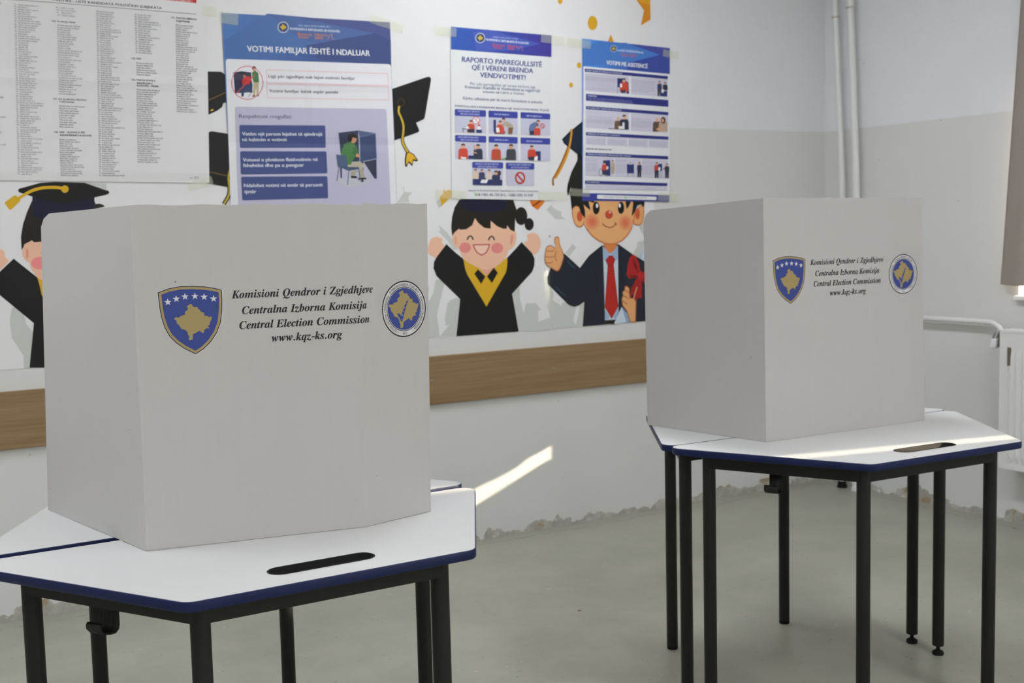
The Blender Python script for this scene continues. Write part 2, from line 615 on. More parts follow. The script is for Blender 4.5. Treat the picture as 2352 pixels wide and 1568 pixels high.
class Art:
    """flat printed sheet standing on the back wall; every later shape prints a hair above the earlier ones"""
    def __init__(s, crop, y, step=0.00002, rough=0.5, fold=()):
        s.crop, s.y, s.step, s.rough, s.fold = crop, y, step, rough, fold
        s.v, s.f, s.mi, s.mats = [], [], [], []
        s.n = 0

    def mat(s, rgb):
        m = rgb if not isinstance(rgb, tuple) else ink(rgb, s.rough, s.fold)
        if m not in s.mats:
            s.mats.append(m)
        return s.mats.index(m)

    def raw(s, vs, fs, rgb, adv=True):
        if adv:
            s.n += 1
        y = s.y - s.n * s.step
        b = len(s.v)
        s.v += [(p[0], y, p[1]) for p in vs]
        k = s.mat(rgb)
        for f in fs:
            s.f.append(tuple(i + b for i in f))
            s.mi.append(k)

    def poly(s, pts, rgb, smooth=0, rnd=0.0, crop=None, adv=True):
        c = crop or s.crop
        P = [c(p) for p in pts]
        if smooth:
            P = catmull(P, smooth, True)
        if rnd:
            P = round_poly(P, rnd)
        vs, tri = tess([P])
        s.raw(vs, tri, rgb, adv)

    def ell(s, cx, cy, rx, ry, rgb, crop=None, n=28):
        s.poly([(cx + rx * math.cos(2 * PI * i / n), cy + ry * math.sin(2 * PI * i / n)) for i in range(n)], rgb, crop=crop)

    def stroke(s, pts, w, rgb, smooth=0, closed=False, crop=None):
        c = crop or s.crop
        P = [Vector(p) for p in pts]
        if smooth:
            P = catmull(P, smooth, closed)
        if closed:
            P = P + [P[0], P[1]]
        s.n += 1
        if not smooth:
            if closed:
                P = P[:-1]
            sets = [([], []), ([], []), ([], [])]
            for m_, (p, q) in enumerate(zip(P, P[1:])):
                vs, fs = sets[m_ % 2 if m_ < len(P) - 2 or len(P) % 2 else 2]
                if (q - p).length < 1e-6:
                    continue
                t = (q - p).normalized() * (w / 2)
                nn = Vector((-t.y, t.x))
                b = len(vs)
                vs += [c(p - t * 0.8 + nn), c(q + t * 0.8 + nn), c(q + t * 0.8 - nn), c(p - t * 0.8 - nn)]
                fs.append((b, b + 1, b + 2, b + 3))
            for vs, fs in sets:
                if fs:
                    s.raw(vs, fs, rgb)
            return
        L, R = [], []
        for i, p in enumerate(P):
            t = (P[min(i + 1, len(P) - 1)] - P[max(i - 1, 0)])
            if t.length < 1e-6:
                t = Vector((1, 0))
            t.normalize()
            nn = Vector((-t.y, t.x)) * (w / 2)
            L.append(c(p + nn))
            R.append(c(p - nn))
        vs = L + R
        n = len(P)
        s.raw(vs, [(i, i + 1, n + i + 1, n + i) for i in range(n - 1)], rgb, False)

    def text(s, body, a, b, cap, rgb, bold=0.0, shear=0.0, crop=None):
        """one line of lettering from baseline point a to b (picture points), capital height cap in the same units"""
        c = crop or s.crop
        A, Bp = c(a), c(b)
        hgt = (c((a[0], a[1] - cap)) - A).length
        d = (Bp - A)
        wid = d.length
        d.normalize()
        nrm = Vector((-d.y, d.x))
        vs, fs = text_mesh(body, bold, shear)
        if not vs:
            return
        x0 = min(p.x for p in vs)
        x1 = max(p.x for p in vs)
        kx = wid / (x1 - x0)
        ky = hgt / 0.70
        off = bold * 0.75
        for ex, ey in (((-off, 0), (off, 0), (0, off * 0.5)) if bold else ((0, 0),)):      # heavier print is struck three times
            s.raw([A + d * (p.x + ex - x0) * kx + nrm * (p.y + ey) * ky for p in vs], fs, rgb)

    def greek(s, a, b, h, rgb, crop=None, rows=1, dy=0.0, ragged=0.25):
        """lines of print too small to read"""
        c = crop or s.crop
        vs, fs = [], []
        for r in range(rows):
            k = 1.0 if r < rows - 1 and rows > 1 else (1 - random.random() * ragged)
            A = c((a[0], a[1] + dy * r))
            Bp = c((a[0] + (b[0] - a[0]) * k, a[1] + (b[1] - a[1]) * k + dy * r))
            hh = (c((a[0], a[1] - h)) - c(a)).length
            glyph_row(vs, fs, A, Bp, hh)
        s.raw(vs, fs, rgb)

    def build(s, name, parent=None):
        me = bpy.data.meshes.new(name)
        me.from_pydata(s.v, [], s.f)
        for m in s.mats:
            me.materials.append(m)
        me.polygons.foreach_set('material_index', s.mi)
        # all prints face the room
        bm = bmesh.new()
        bm.from_mesh(me)
        bm.normal_update()
        for f in bm.faces:
            if abs(f.normal.y) > 0.5 and f.normal.y > 0 and not f.tag:
                f.normal_flip()
        bm.to_mesh(me)
        bm.free()
        o = bpy.data.objects.new(name, me)
        COL.objects.link(o)
        if parent is not None:
            o.parent = parent
        return o


def glyph_row(vs, fs, A, Bp, hh):
    d = Bp - A
    L = d.length
    d.normalize()
    n = Vector((-d.y, d.x))
    x = 0.0
    while x < L:
        for _ in range(random.randint(2, 8)):
            kind = random.random()
            w = hh * 0.62
            bars = [(0, 0.16, 0, 1)]
            if kind < 0.35:
                bars += [(0.42, 0.58, 0, 1), (0.16, 0.42, 0.45, 0.6)]
            elif kind < 0.6:
                bars += [(0.16, 0.55, 0.84, 1), (0.16, 0.55, 0.0, 0.16)]
            elif kind < 0.8:
                bars += [(0.16, 0.55, 0.42, 0.58), (0.4, 0.55, 0.58, 1)]
            else:
                w = hh * 0.3
            for (u0, u1, v0, v1) in bars:
                b = len(vs)
                for u, v in ((u0, v0), (u1, v0), (u1, v1), (u0, v1)):
                    vs.append(A + d * (x + u * hh) + n * (v * hh))
                fs.append((b, b + 1, b + 2, b + 3))
            x += w
            if x >= L:
                break
        x += hh * 0.4


def sheet_slab(art, quad, rgb, rnd=0.0, t=0.0005):
    """the paper itself: a thin slab whose front carries the print"""
    P = [art.crop(p) for p in quad]
    if rnd:
        P = round_poly(P, rnd)
    vs, tri = tess([P])
    art.raw(vs, tri, rgb, False)
    n = len(P)
    b = len(art.v)
    k = art.mat(rgb)
    art.v += [(p[0], art.y + t, p[1]) for p in P]
    for i in range(n):
        j = (i + 1) % n
        art.f.append((b - n + i, b - n + j, b + j, b + i))
        art.mi.append(k)
    return P


def tape_strip(parent, crop, a, b, w, y, name='tape'):
    """a strip of clear tape between two picture points"""
    A, Bp = crop(a), crop(b)
    d = (Bp - A).normalized()
    n = Vector((-d.y, d.x)) * w / 2
    bm = bmesh.new()
    N = 10
    fr = []
    for i in range(N + 1):
        p = A.lerp(Bp, i / N)
        jit = random.uniform(-0.0008, 0.0008)
        for s in (1, -1):
            q = p + n * s * (1 + (0.06 * random.random() if 0 < i < N else 0))
            fr.append(bm.verts.new((q.x, y + jit * 0.2 - 0.0003, q.y)))
    for i in range(N):
        bm.faces.new((fr[2 * i], fr[2 * i + 1], fr[2 * i + 3], fr[2 * i + 2]))
    return obj(name, bm, M_TAPE, parent)

# ================================================================== the setting
bm = bmesh.new()
add_box(bm, XL, XR + 0.2, YF, YB + 0.1, -0.1, 0.0)
structure(obj('floor', bm, M_FLOOR))
bm = bmesh.new()
add_box(bm, XL - 0.1, XR + 0.2, YF - 0.1, YB + 0.1, ZC, ZC + 0.1)
structure(obj('ceiling', bm, M_CEIL))
bm = bmesh.new()
add_box(bm, XL - 0.1, XR + 0.2, YB, YB + 0.1, -0.1, ZC)
structure(obj('wall_back', bm, M_WALL))
bm = bmesh.new()
add_box(bm, XL - 0.1, XL, YF, YB, -0.1, ZC)
structure(obj('wall_left', bm, M_WALL_R))
bm = bmesh.new()
add_box(bm, XL - 0.1, XR + 0.2, YF - 0.1, YF, -0.1, ZC)
structure(obj('wall_front', bm, M_WALL))

# right wall with window openings; unseen third added to light the booth fronts
WINS = [(1.75, 3.372, 1.0, 1.95), (-0.20, 1.42, 1.0, 2.3), (-3.4, -1.7, 1.0, 2.2)]
TH = 0.14
bm = bmesh.new()
ys = sorted({YF, YB} | {w[0] for w in WINS} | {w[1] for w in WINS})
zs = sorted({-0.1, ZC} | {w[2] for w in WINS} | {w[3] for w in WINS})
for a, b_ in zip(ys, ys[1:]):
    for c, d in zip(zs, zs[1:]):
        if any(w[0] <= a and b_ <= w[1] and w[2] <= c and d <= w[3] for w in WINS):
            continue
        for x in (XR, XR + TH):
            bm.faces.new([bm.verts.new(p) for p in ((x, a, c), (x, b_, c), (x, b_, d), (x, a, d))])
for (a, b_, c, d) in WINS:
    for q in (((a, c), (b_, c)), ((b_, c), (b_, d)), ((b_, d), (a, d)), ((a, d), (a, c))):
        (y0, z0), (y1, z1) = q
        bm.faces.new([bm.verts.new(p) for p in ((XR, y0, z0), (XR, y1, z1), (XR + TH, y1, z1), (XR + TH, y0, z0))])
bmesh.ops.remove_doubles(bm, verts=bm.verts, dist=1e-5)
structure(obj('wall_right', bm, M_WALL_R))

for i, (a, b_, c, d) in enumerate(WINS):
    w = structure(bpy.data.objects.new('window_%d' % (i + 1), None))
    COL.objects.link(w)
    bm = bmesh.new()
    x0, x1 = XR + 0.045, XR + 0.10
    fw = 0.022
    add_box(bm, x0, x1, a, a + fw, c, d)
    add_box(bm, x0, x1, b_ - 0.006, b_, c, d)
    add_box(bm, x0, x1, a, b_, d - fw, d)
    add_box(bm, x0, x1, a, b_, c, c + 0.012)
    mid = (a + b_) / 2 if i != 1 else 0.03
    add_box(bm, x0, x1, mid - 0.03, mid + 0.03, c, d)
    obj('window_frame', bm, M_PVC, w)
    bm = bmesh.new()
    add_box(bm, x0 + 0.02, x0 + 0.026, a + 0.002, b_ - 0.002, c + 0.002, d - 0.002)
    obj('window_glass', bm, M_GLASS, w)
    bm = bmesh.new()
    add_box(bm, XR - 0.030, XR + 0.05, a, b_ + 0.006, 1.002, 1.0225, 0.004)
    obj('window_sill', bm, M_PVC, w)

# wooden bumper rail on the back wall
bm = bmesh.new()
add_box(bm, -1.2, 3.62, YB - 0.018, YB, 0.628, 0.835, 0.002, 1)
rail = structure(obj('trim_1', bm, M_WOOD))
for px, py in ((991, 873.5), (1270, 846)):
    p = on_wall(px, py, YB - 0.018)
    bm = bmesh.new()
    bmesh.ops.create_cone(bm, cap_ends=True, segments=16, radius1=0.006, radius2=0.004, depth=0.003, matrix=Matrix.Translation((p.x, YB - 0.0195, p.y)) @ Matrix.Rotation(PI / 2, 4, 'X'))
    obj('screw', bm, M_STEEL, rail)

# ceiling lamps of the classroom
LAMP_LABELS = ['by the left wall', 'in the middle of the room', 'by the windows']
for i, (x, y) in enumerate(LAMPS):
    t = thing('ceiling_light', 'long white ceiling light with glowing diffuser above the classroom floor', 'ceiling light', (x, y, ZC), 0, 'ceiling lights above the classroom')
    bm = bmesh.new()
    add_box(bm, -0.15, 0.15, -0.62, 0.62, -0.07, 0.0, 0.006)
    obj('housing', bm, M_PVC, t)
    bm = bmesh.new()
    add_box(bm, -0.13, 0.13, -0.60, 0.60, -0.085, -0.071, 0.004)
    obj('diffuser', bm, M_LAMP, t)


# ================================================================== curtains
def curtain(name, label, edge0, edge1, z_top, zb0, zb1, x, folds, amp, group, nS=120, nT=26, bump=0.0):
    """edge0 / edge1 are functions z -> y of the two side edges; zb0, zb1 = hem heights at each edge"""
    hem = lambda s: zb0 + (zb1 - zb0) * s + bump * math.exp(-((s - 0.2) / 0.1) ** 2)
    bm = bmesh.new()
    grid = []
    for i in range(nS + 1):
        s = i / nS
        col = []
        zb = hem(s)
        for j in range(nT + 1):
            z = z_top + (zb - z_top) * j / nT
            y = edge0(z) + (edge1(z) - edge0(z)) * s
            ph = 2 * PI * folds * s
            xx = x + amp * (math.cos(ph) - 1) * (0.65 + 0.35 * j / nT) - amp * 0.25 * (1 - math.cos(ph * 2.3 + j * 0.05))
            col.append(bm.verts.new((xx, y, z)))
        grid.append(col)
    for i in range(nS):
        for j in range(nT):
            bm.faces.new((grid[i][j], grid[i + 1][j], grid[i + 1][j + 1], grid[i][j + 1]))
    t = thing(name, label, 'curtain', (0, 0, 0), 0, group)
    c = obj('cloth', bm, M_CURT, t, smooth=True)
    sm = c.modifiers.new('thickness', 'SOLIDIFY')
    sm.thickness = 0.0015
    # stitched hem band along the bottom
    bm = bmesh.new()
    g2 = []
    for i in range(nS + 1):
        s = i / nS
        zb = hem(s)
        row = []
        for z in (zb + 0.085, zb + 0.002):
            y = edge0(z) + (edge1(z) - edge0(z)) * s
            ph = 2 * PI * folds * s
            row.append(bm.verts.new((x + amp * (math.cos(ph) - 1) - 0.004 - amp * 0.25 * (1 - math.cos(ph * 2.3 + 1.2)), y, z)))
        g2.append(row)
    for i in range(nS):
        bm.faces.new((g2[i][0], g2[i + 1][0], g2[i + 1][1], g2[i][1]))
    obj('hem', bm, M_CURT, t, smooth=True)
    return t


def lin(z0, y0, z1, y1):
    return lambda z: y0 + (y1 - y0) * (z - z0) / (z1 - z0)


XC = XR - 0.034
curtain('curtain', 'taupe cloth curtain hanging at the right edge above the radiator', lin(1.07, 3.437, 2.27, 3.358), lambda z: 1.68, 2.85, 1.070, 0.965, XC, 9, 0.012, None, bump=0.03)
GAP = lambda z: 0.945 - (z - 1.46) / 0.91  # slanted gap between two unseen added curtains, shaped to throw the table sun streak
GW = 0.033


def gap_hi(z):
    g = 0.0 if (z < 1.36 or z > 2.17) else GW
    zz = min(max(z, 1.30), 2.2)
    return GAP(zz) + g


def gap_lo(z):
    g = -0.03 if (z < 1.36 or z > 2.17) else -GW
    zz = min(max(z, 1.30), 2.2)
    return GAP(zz) + g


curtain('curtain', 'taupe curtain added out of view at the second window, edge slanted to shape the sun streak', lambda z: 1.62, gap_hi, 2.85, 0.98, 0.98, XC, 5, 0.006, None, nT=190)
curtain('curtain', 'taupe curtain panel nearest the camera, added out of view to shape the sun streak', gap_lo, lambda z: -0.45, 2.85, 0.98, 0.98, XC + 0.016, 6, 0.006, None, nT=190)


# ================================================================== heating: pipes and radiator
def pipe(label, pts, r, collar=None, foot=True):
    t = thing('heating_pipe', label, 'pipe')
    bm = bmesh.new()
    add_tube(bm, catmull(pts, 6), r, 18)
    obj('pipe', bm, M_PIPE, t, smooth=True)
    if collar:
        bm = bmesh.new()
        x, y, z = collar
        add_cyl(bm, x, y, z - 0.004, z + 0.004, r * 1.32, 24)
        obj('collar', bm, M_RING, t, smooth=True)
    return t


p1 = pipe('left one of the two white vertical heating pipes in the room corner', [(4.518, 4.353, 0.0), (4.518, 4.353, 0.8), (4.518, 4.354, 1.49), (4.518, 4.378, 2.0), (4.518, 4.405, 2.47), (4.518, 4.43, ZC)], 0.0155, (4.518, 4.40, 2.385))
bm = bmesh.new()
add_cyl(bm, 4.518, 4.353, 0.0, 0.035, 0.026, 20, 0.019)
obj('floor_sleeve', bm, M_BLACK, p1, smooth=True)
p2 = pipe('right one of the two white vertical heating pipes in the room corner', [(4.518, 4.26, 0.0), (4.518, 4.26, 0.8), (4.518, 4.261, 1.49), (4.518, 4.282, 2.0), (4.518, 4.304, 2.45), (4.518, 4.325, ZC)], 0.0175, (4.518, 4.302, 2.417))
bm = bmesh.new()
add_cyl(bm, 4.518, 4.26, 0.0, 0.02, 0.024, 20, 0.021)
obj('floor_sleeve', bm, M_PIPE, p2, smooth=True)
t = thing('heating_pipe', 'white horizontal heating pipe running along the side wall to the radiator', 'pipe')
bm = bmesh.new()
add_tube(bm, [(4.538, 4.245, 0.898), (4.538, 3.9, 0.9), (4.538, 3.56, 0.9)] + catmull([(4.538, 3.52, 0.9), (4.533, 3.468, 0.897), (4.52, 3.425, 0.882), (4.509, 3.409, 0.872), (4.506, 3.405, 0.866)], 5), 0.0125, 18)
obj('pipe', bm, M_PIPE, t, smooth=True)

rad = thing('radiator', 'white ribbed panel radiator on the side wall under the window', 'radiator', (4.458, 3.372, 0.0))
RL, RB, RT_, RD = 1.25, 0.268, 0.880, 0.075
bm = bmesh.new()
add_box(bm, 0.006, 0.012, -RL, 0, RB, RT_ - 0.012, 0.002)
add_box(bm, RD - 0.006, RD, -RL, 0, RB, RT_ - 0.012, 0.002)
obj('back_panel', bm, M_RAD, rad)
bm = bmesh.new()
nY = 300
zr = [RB, RB + 0.03, RB + 0.045, RB + 0.06, RT_ - 0.12, RT_ - 0.10, RT_ - 0.085, RT_ - 0.03, RT_ - 0.012]
amp = [0, 0, 0.5, 1, 1, 0.5, 0, 0, 0]
G = []
for i in range(nY + 1):
    y = -RL * i / nY
    u = (-y - 0.045) / 0.0333
    w = 0.0
    if u > 0 and -y < RL - 0.045:
        f = u - math.floor(u)
        w = 1.0 if 0.2 < f < 0.62 else (0.5 if 0.12 < f < 0.7 else 0.0)
    G.append([bm.verts.new((-0.0 - 0.008 * w * amp[k], y, zr[k])) for k in range(len(zr))])
for i in range(nY):
    for k in range(len(zr) - 1):
        bm.faces.new((G[i][k], G[i + 1][k], G[i + 1][k + 1], G[i][k + 1]))
fp = obj('front_panel', bm, M_RAD, rad)
sm = fp.modifiers.new('thickness', 'SOLIDIFY')
sm.thickness = 0.002
bm = bmesh.new()
add_box(bm, -0.003, RD + 0.002, -0.004, 0.001, RB + 0.01, RT_ - 0.002, 0.001)
obj('side_cover', bm, M_RAD, rad)
bm = bmesh.new()
add_box(bm, -0.003, RD + 0.002, -RL - 0.001, -RL + 0.003, RB + 0.01, RT_ - 0.002, 0.001)
obj('side_cover', bm, M_RAD, rad)
bm = bmesh.new()
add_box(bm, -0.004, 0.012, -RL, 0.001, RT_ - 0.014, RT_, 0.003)
add_box(bm, RD - 0.012, RD + 0.003, -RL, 0.001, RT_ - 0.014, RT_, 0.003)
for i in range(60):
    y = -0.01 - i * (RL - 0.02) / 60
    add_box(bm, 0.012, RD - 0.012, y - 0.011, y, RT_ - 0.006, RT_ - 0.001)
obj('top_grille', bm, M_RAD, rad)
bm = bmesh.new()
add_box(bm, -0.0105, -0.007, -0.060, -0.043, RT_ - 0.155, RT_ - 0.075, 0.001)
tag_o = obj('dark_slot', bm, M_BRASS, rad)
tag_o['label'] = 'dark metal slot'
bm = bmesh.new()
add_tube(bm, [(0.045, 0.028, 0.848), (0.045, 0.028, 0.80)], 0.014, 16)
add_tube(bm, [(0.045, 0.038, 0.846), (0.045, 0.0, 0.842)], 0.010, 16)
v = obj('valve', bm, M_BRASS, rad, smooth=True)
bm = bmesh.new()
for dy in (-0.007, 0.012):
    add_tube(bm, [(0.036, 0.042 + dy, 0.858), (0.03, 0.05 + dy, 0.832)], 0.0028, 8)
obj('valve_pin', bm, M_BRASS, v, smooth=True)
bm = bmesh.new()
add_box(bm, 0.016, 0.044, 0.036, 0.066, 0.792, 0.834, 0.008, 3)
for q in bm.verts:
    k = (q.co.z - 0.813) / 0.024
    q.co.y = 0.051 + (q.co.y - 0.051) * (1 - 0.10 * k) - 0.003 * k
vc = obj('valve_cap', bm, plain('white_valve_plastic', (0.80, 0.81, 0.83), 0.3, noise=0.02), v, smooth=True)
vc['label'] = 'white plastic valve cap'


# ================================================================== tables
TL, TS = 1.1213, 0.5509
TD = (TL - TS) / 2 * math.sqrt(3)
TTHK = 0.0185
E_S, E_L = 0.0712, 0.0577


def leg_spots():
    a = math.radians(60)
    t = math.tan(a)
    yA = -E_L
    xA = -TL / 2 + E_L / t + E_S / math.sin(a)
    yB = -TD + E_S
    xB = -TL / 2 + (TD - E_S) / t + E_S / math.sin(a)
    return [(xA, yA), (xB, yB), (-xB, yB), (-xA, yA)]


OUT = round_poly([(-TL / 2, 0), (-TS / 2, -TD), (TS / 2, -TD), (TL / 2, 0)], [0.030, 0.030, 0.030, 0.030], 8)


def offset_loop(loop, d):
    out = []
    n = len(loop)
    for i in range(n):
        a, b, c = loop[i - 1], loop[i], loop[(i + 1) % n]
        t = (c - a).normalized()
        out.append(b + Vector((t.y, -t.x)) * d)
    return out


TCX, TCY, THL, THR = 0.0005, -0.4075, 0.102, 0.0235


def stadium(hl, r, n=10):
    pts = []
    for k in range(n + 1):
        t = -PI / 2 + PI * k / n
        pts.append(Vector((TCX + hl - r + r * math.cos(t), TCY + r * math.sin(t))))
    for k in range(n + 1):
        t = PI / 2 + PI * k / n
        pts.append(Vector((TCX - hl + r + r * math.cos(t), TCY + r * math.sin(t))))
    return pts


LEGS = {}


def make_table(label, screw_feet=()):
    root = thing('school_table', label, 'table')
    z1, z0 = HT, HT - TTHK
    hole = stadium(THL, THR)
    bm = bmesh.new()
    for z in (z1, z0):
        vs, tri = tess([OUT, hole])
        bv = [bm.verts.new((p.x, p.y, z)) for p in vs]
        for f in tri:
            try:
                bm.faces.new([bv[i] for i in f])
            except ValueError:
                pass
    top = obj('tabletop', bm, M_TOP, root)
    # coloured edge band with a softly rounded profile
    bm = bmesh.new()
    prof = [(-0.0006, z1 + 0.0002), (0.0008, z1 - 0.0006), (0.0016, z1 - 0.0024), (0.0018, (z0 + z1) / 2), (0.0016, z0 + 0.0022), (0.0006, z0 + 0.0004), (-0.0006, z0 - 0.0002)]
    # OUT runs counter-clockwise, the outside lies on the right-hand side
    ls = [offset_loop(OUT, d) for d, z in prof]
    rings = [[bm.verts.new((p.x, p.y, prof[k][1])) for p in ls[k]] for k in range(len(prof))]
    n = len(OUT)
    for A, Bq in zip(rings, rings[1:]):
        for i in range(n):
            bm.faces.new((A[i], A[(i + 1) % n], Bq[(i + 1) % n], Bq[i]))
    eb = obj('edge_band', bm, M_EDGE, top, smooth=True)
    eb['label'] = 'navy blue edge band'
    # pencil tray let into the top
    bm = bmesh.new()
    prof = [(0.0028, z1 + 0.0004), (0.0012, z1 + 0.0012), (-0.0012, z1 + 0.0008), (-0.0024, z1 - 0.001), (-0.004, z1 - 0.010), (-0.0075, z1 - 0.0145)]
    rings = []
    for d, z in prof:
        rings.append([bm.verts.new((p.x, p.y, z)) for p in stadium(THL + d, THR + d)])
    n = len(rings[0])
    for A, Bq in zip(rings, rings[1:]):
        for i in range(n):
            bm.faces.new((A[i], A[(i + 1) % n], Bq[(i + 1) % n], Bq[i]))
    bm.faces.new(rings[-1])
    tr = obj('pencil_tray', bm, M_BLACK, top, smooth=True)
    tr['label'] = 'black plastic pencil tray'
    spots = leg_spots()
    # frame of rectangular tube
    bm = bmesh.new()
    fz0, fz1 = z0 - 0.041, z0
    for i in range(4):
        a, b = Vector(spots[i]), Vector(spots[(i + 1) % 4])
        d = (b - a).normalized()
        nn = Vector((-d.y, d.x)) * 0.0125
        sh = Vector((d.y, -d.x)) * 0.004
        a, b = a + sh, b + sh
        q = [a + nn, a - nn, b - nn, b + nn]
        lo = [bm.verts.new((p.x, p.y, fz0)) for p in q]
        hi = [bm.verts.new((p.x, p.y, fz1)) for p in q]
        bm.faces.new(lo)
        bm.faces.new(hi)
        for k in range(4):
            bm.faces.new((lo[k], lo[(k + 1) % 4], hi[(k + 1) % 4], hi[k]))
    obj('frame', bm, M_FRAME, root)
    for i, (x, y) in enumerate(spots):
        bm = bmesh.new()
        zb = 0.030 if i in screw_feet else 0.010
        add_tube(bm, [(x, y, zb), (x, y, zb + 0.002), (x, y, z0 - 0.004), (x, y, z0 - 0.001)], [0.0172, 0.0178, 0.0178, 0.0174], 26)
        lg = obj('leg', bm, M_FRAME, root, smooth=True)
        LEGS.setdefault(root.name, []).append(lg)
        bm = bmesh.new()
        if i in screw_feet:
            add_cyl(bm, x, y, 0.012, 0.030, 0.006, 14)
            add_tube(bm, [(x, y, 0.0), (x, y, 0.004), (x, y, 0.010), (x, y, 0.015)], [0.0165, 0.0185, 0.017, 0.010], 22)
        else:
            add_tube(bm, [(x, y, 0.0), (x, y, 0.003), (x, y, 0.010)], [0.0165, 0.0176, 0.0176], 22)
        obj('foot', bm, M_BLACK, lg, smooth=True)
    # bag hook under one slanted side
    a, b = Vector(spots[0]), Vector(spots[1])
    m = a.lerp(b, 0.43)
    d = (b - a).normalized()
    inn = Vector((-d.y, d.x))
    if inn.dot(Vector((0, TD * -0.4)) - m) < 0:
        inn = -inn
    bm = bmesh.new()
    path = [(0.024, z0 - 0.02), (0.024, fz0 - 0.042), (0.022, fz0 - 0.050), (0.016, fz0 - 0.054), (0.004, fz0 - 0.053), (-0.010, fz0 - 0.049), (-0.016, fz0 - 0.042), (-0.017, fz0 - 0.036), (-0.013, fz0 - 0.032)]
    rows = []
    for (u, z) in path:
        wd = 0.018
        p = m - inn * u * 0.0 + inn * (u - 0.0)
        rows.append([(p + d * wd, z), (p - d * wd, z)])
    th = 0.003
    up = []
    for k, r in enumerate(rows):
        up.append([bm.verts.new((q.x, q.y, z)) for q, z in r])
    for A, Bq in zip(up, up[1:]):
        bm.faces.new((A[0], A[1], Bq[1], Bq[0]))
    hk = obj('bag_hook', bm, M_FRAME, root, smooth=True)
    sm = hk.modifiers.new('thickness', 'SOLIDIFY')
    sm.thickness = th
    return root


def copy_tree(o, parent=None):
    c = o.copy()
    COL.objects.link(c)
    if parent is not None:
        c.parent = parent
    for ch in list(o.children):
        copy_tree(ch, c)
    return c


def place(root, x, y, ang, mirrored, dx=0.0, gap=0.0, z=0.0):
    c, s = math.cos(ang), math.sin(ang)
    root.location = (x + c * dx - s * gap, y + s * dx + c * gap, z)
    root.rotation_euler = (0, 0, ang + (PI if mirrored else 0))


GRP = 'trapezoid school tables pushed together in pairs'
near_l = make_table('white trapezoid table with navy edge in the left foreground, black tray facing the camera')
near_l['group'] = GRP
far_l = copy_tree(near_l)
far_l['label'] = 'white trapezoid table behind the left foreground table, mostly hidden by the left cardboard booth'
near_r = make_table('white trapezoid table on the right with sunlit black tray facing the camera', screw_feet=(0, 3))
near_r['group'] = GRP
far_r = copy_tree(near_r)
far_r['label'] = 'white trapezoid table behind the right sunlit table, mostly hidden by the right cardboard booth'
LEGS[near_l.name][3].location.x -= 0.013
# no two legs sit quite alike under their tops
for ch in far_l.children:
    if ch.data is LEGS[near_l.name][3].data:
        ch.location.x -= 0.009
for ch in far_r.children:
    if ch.data is LEGS[near_r.name][0].data:
        ch.location.x -= 0.006
T1 = (0.7654, 2.4317, 0.022)
T2 = (2.5355, 2.5402, -0.0408)
place(near_l, *T1, False)
place(far_l, *T1, True, 0.0123, 0.028, 0.0)
place(near_r, *T2, False)
place(far_r, *T2, True, 0.0075, 0.004)

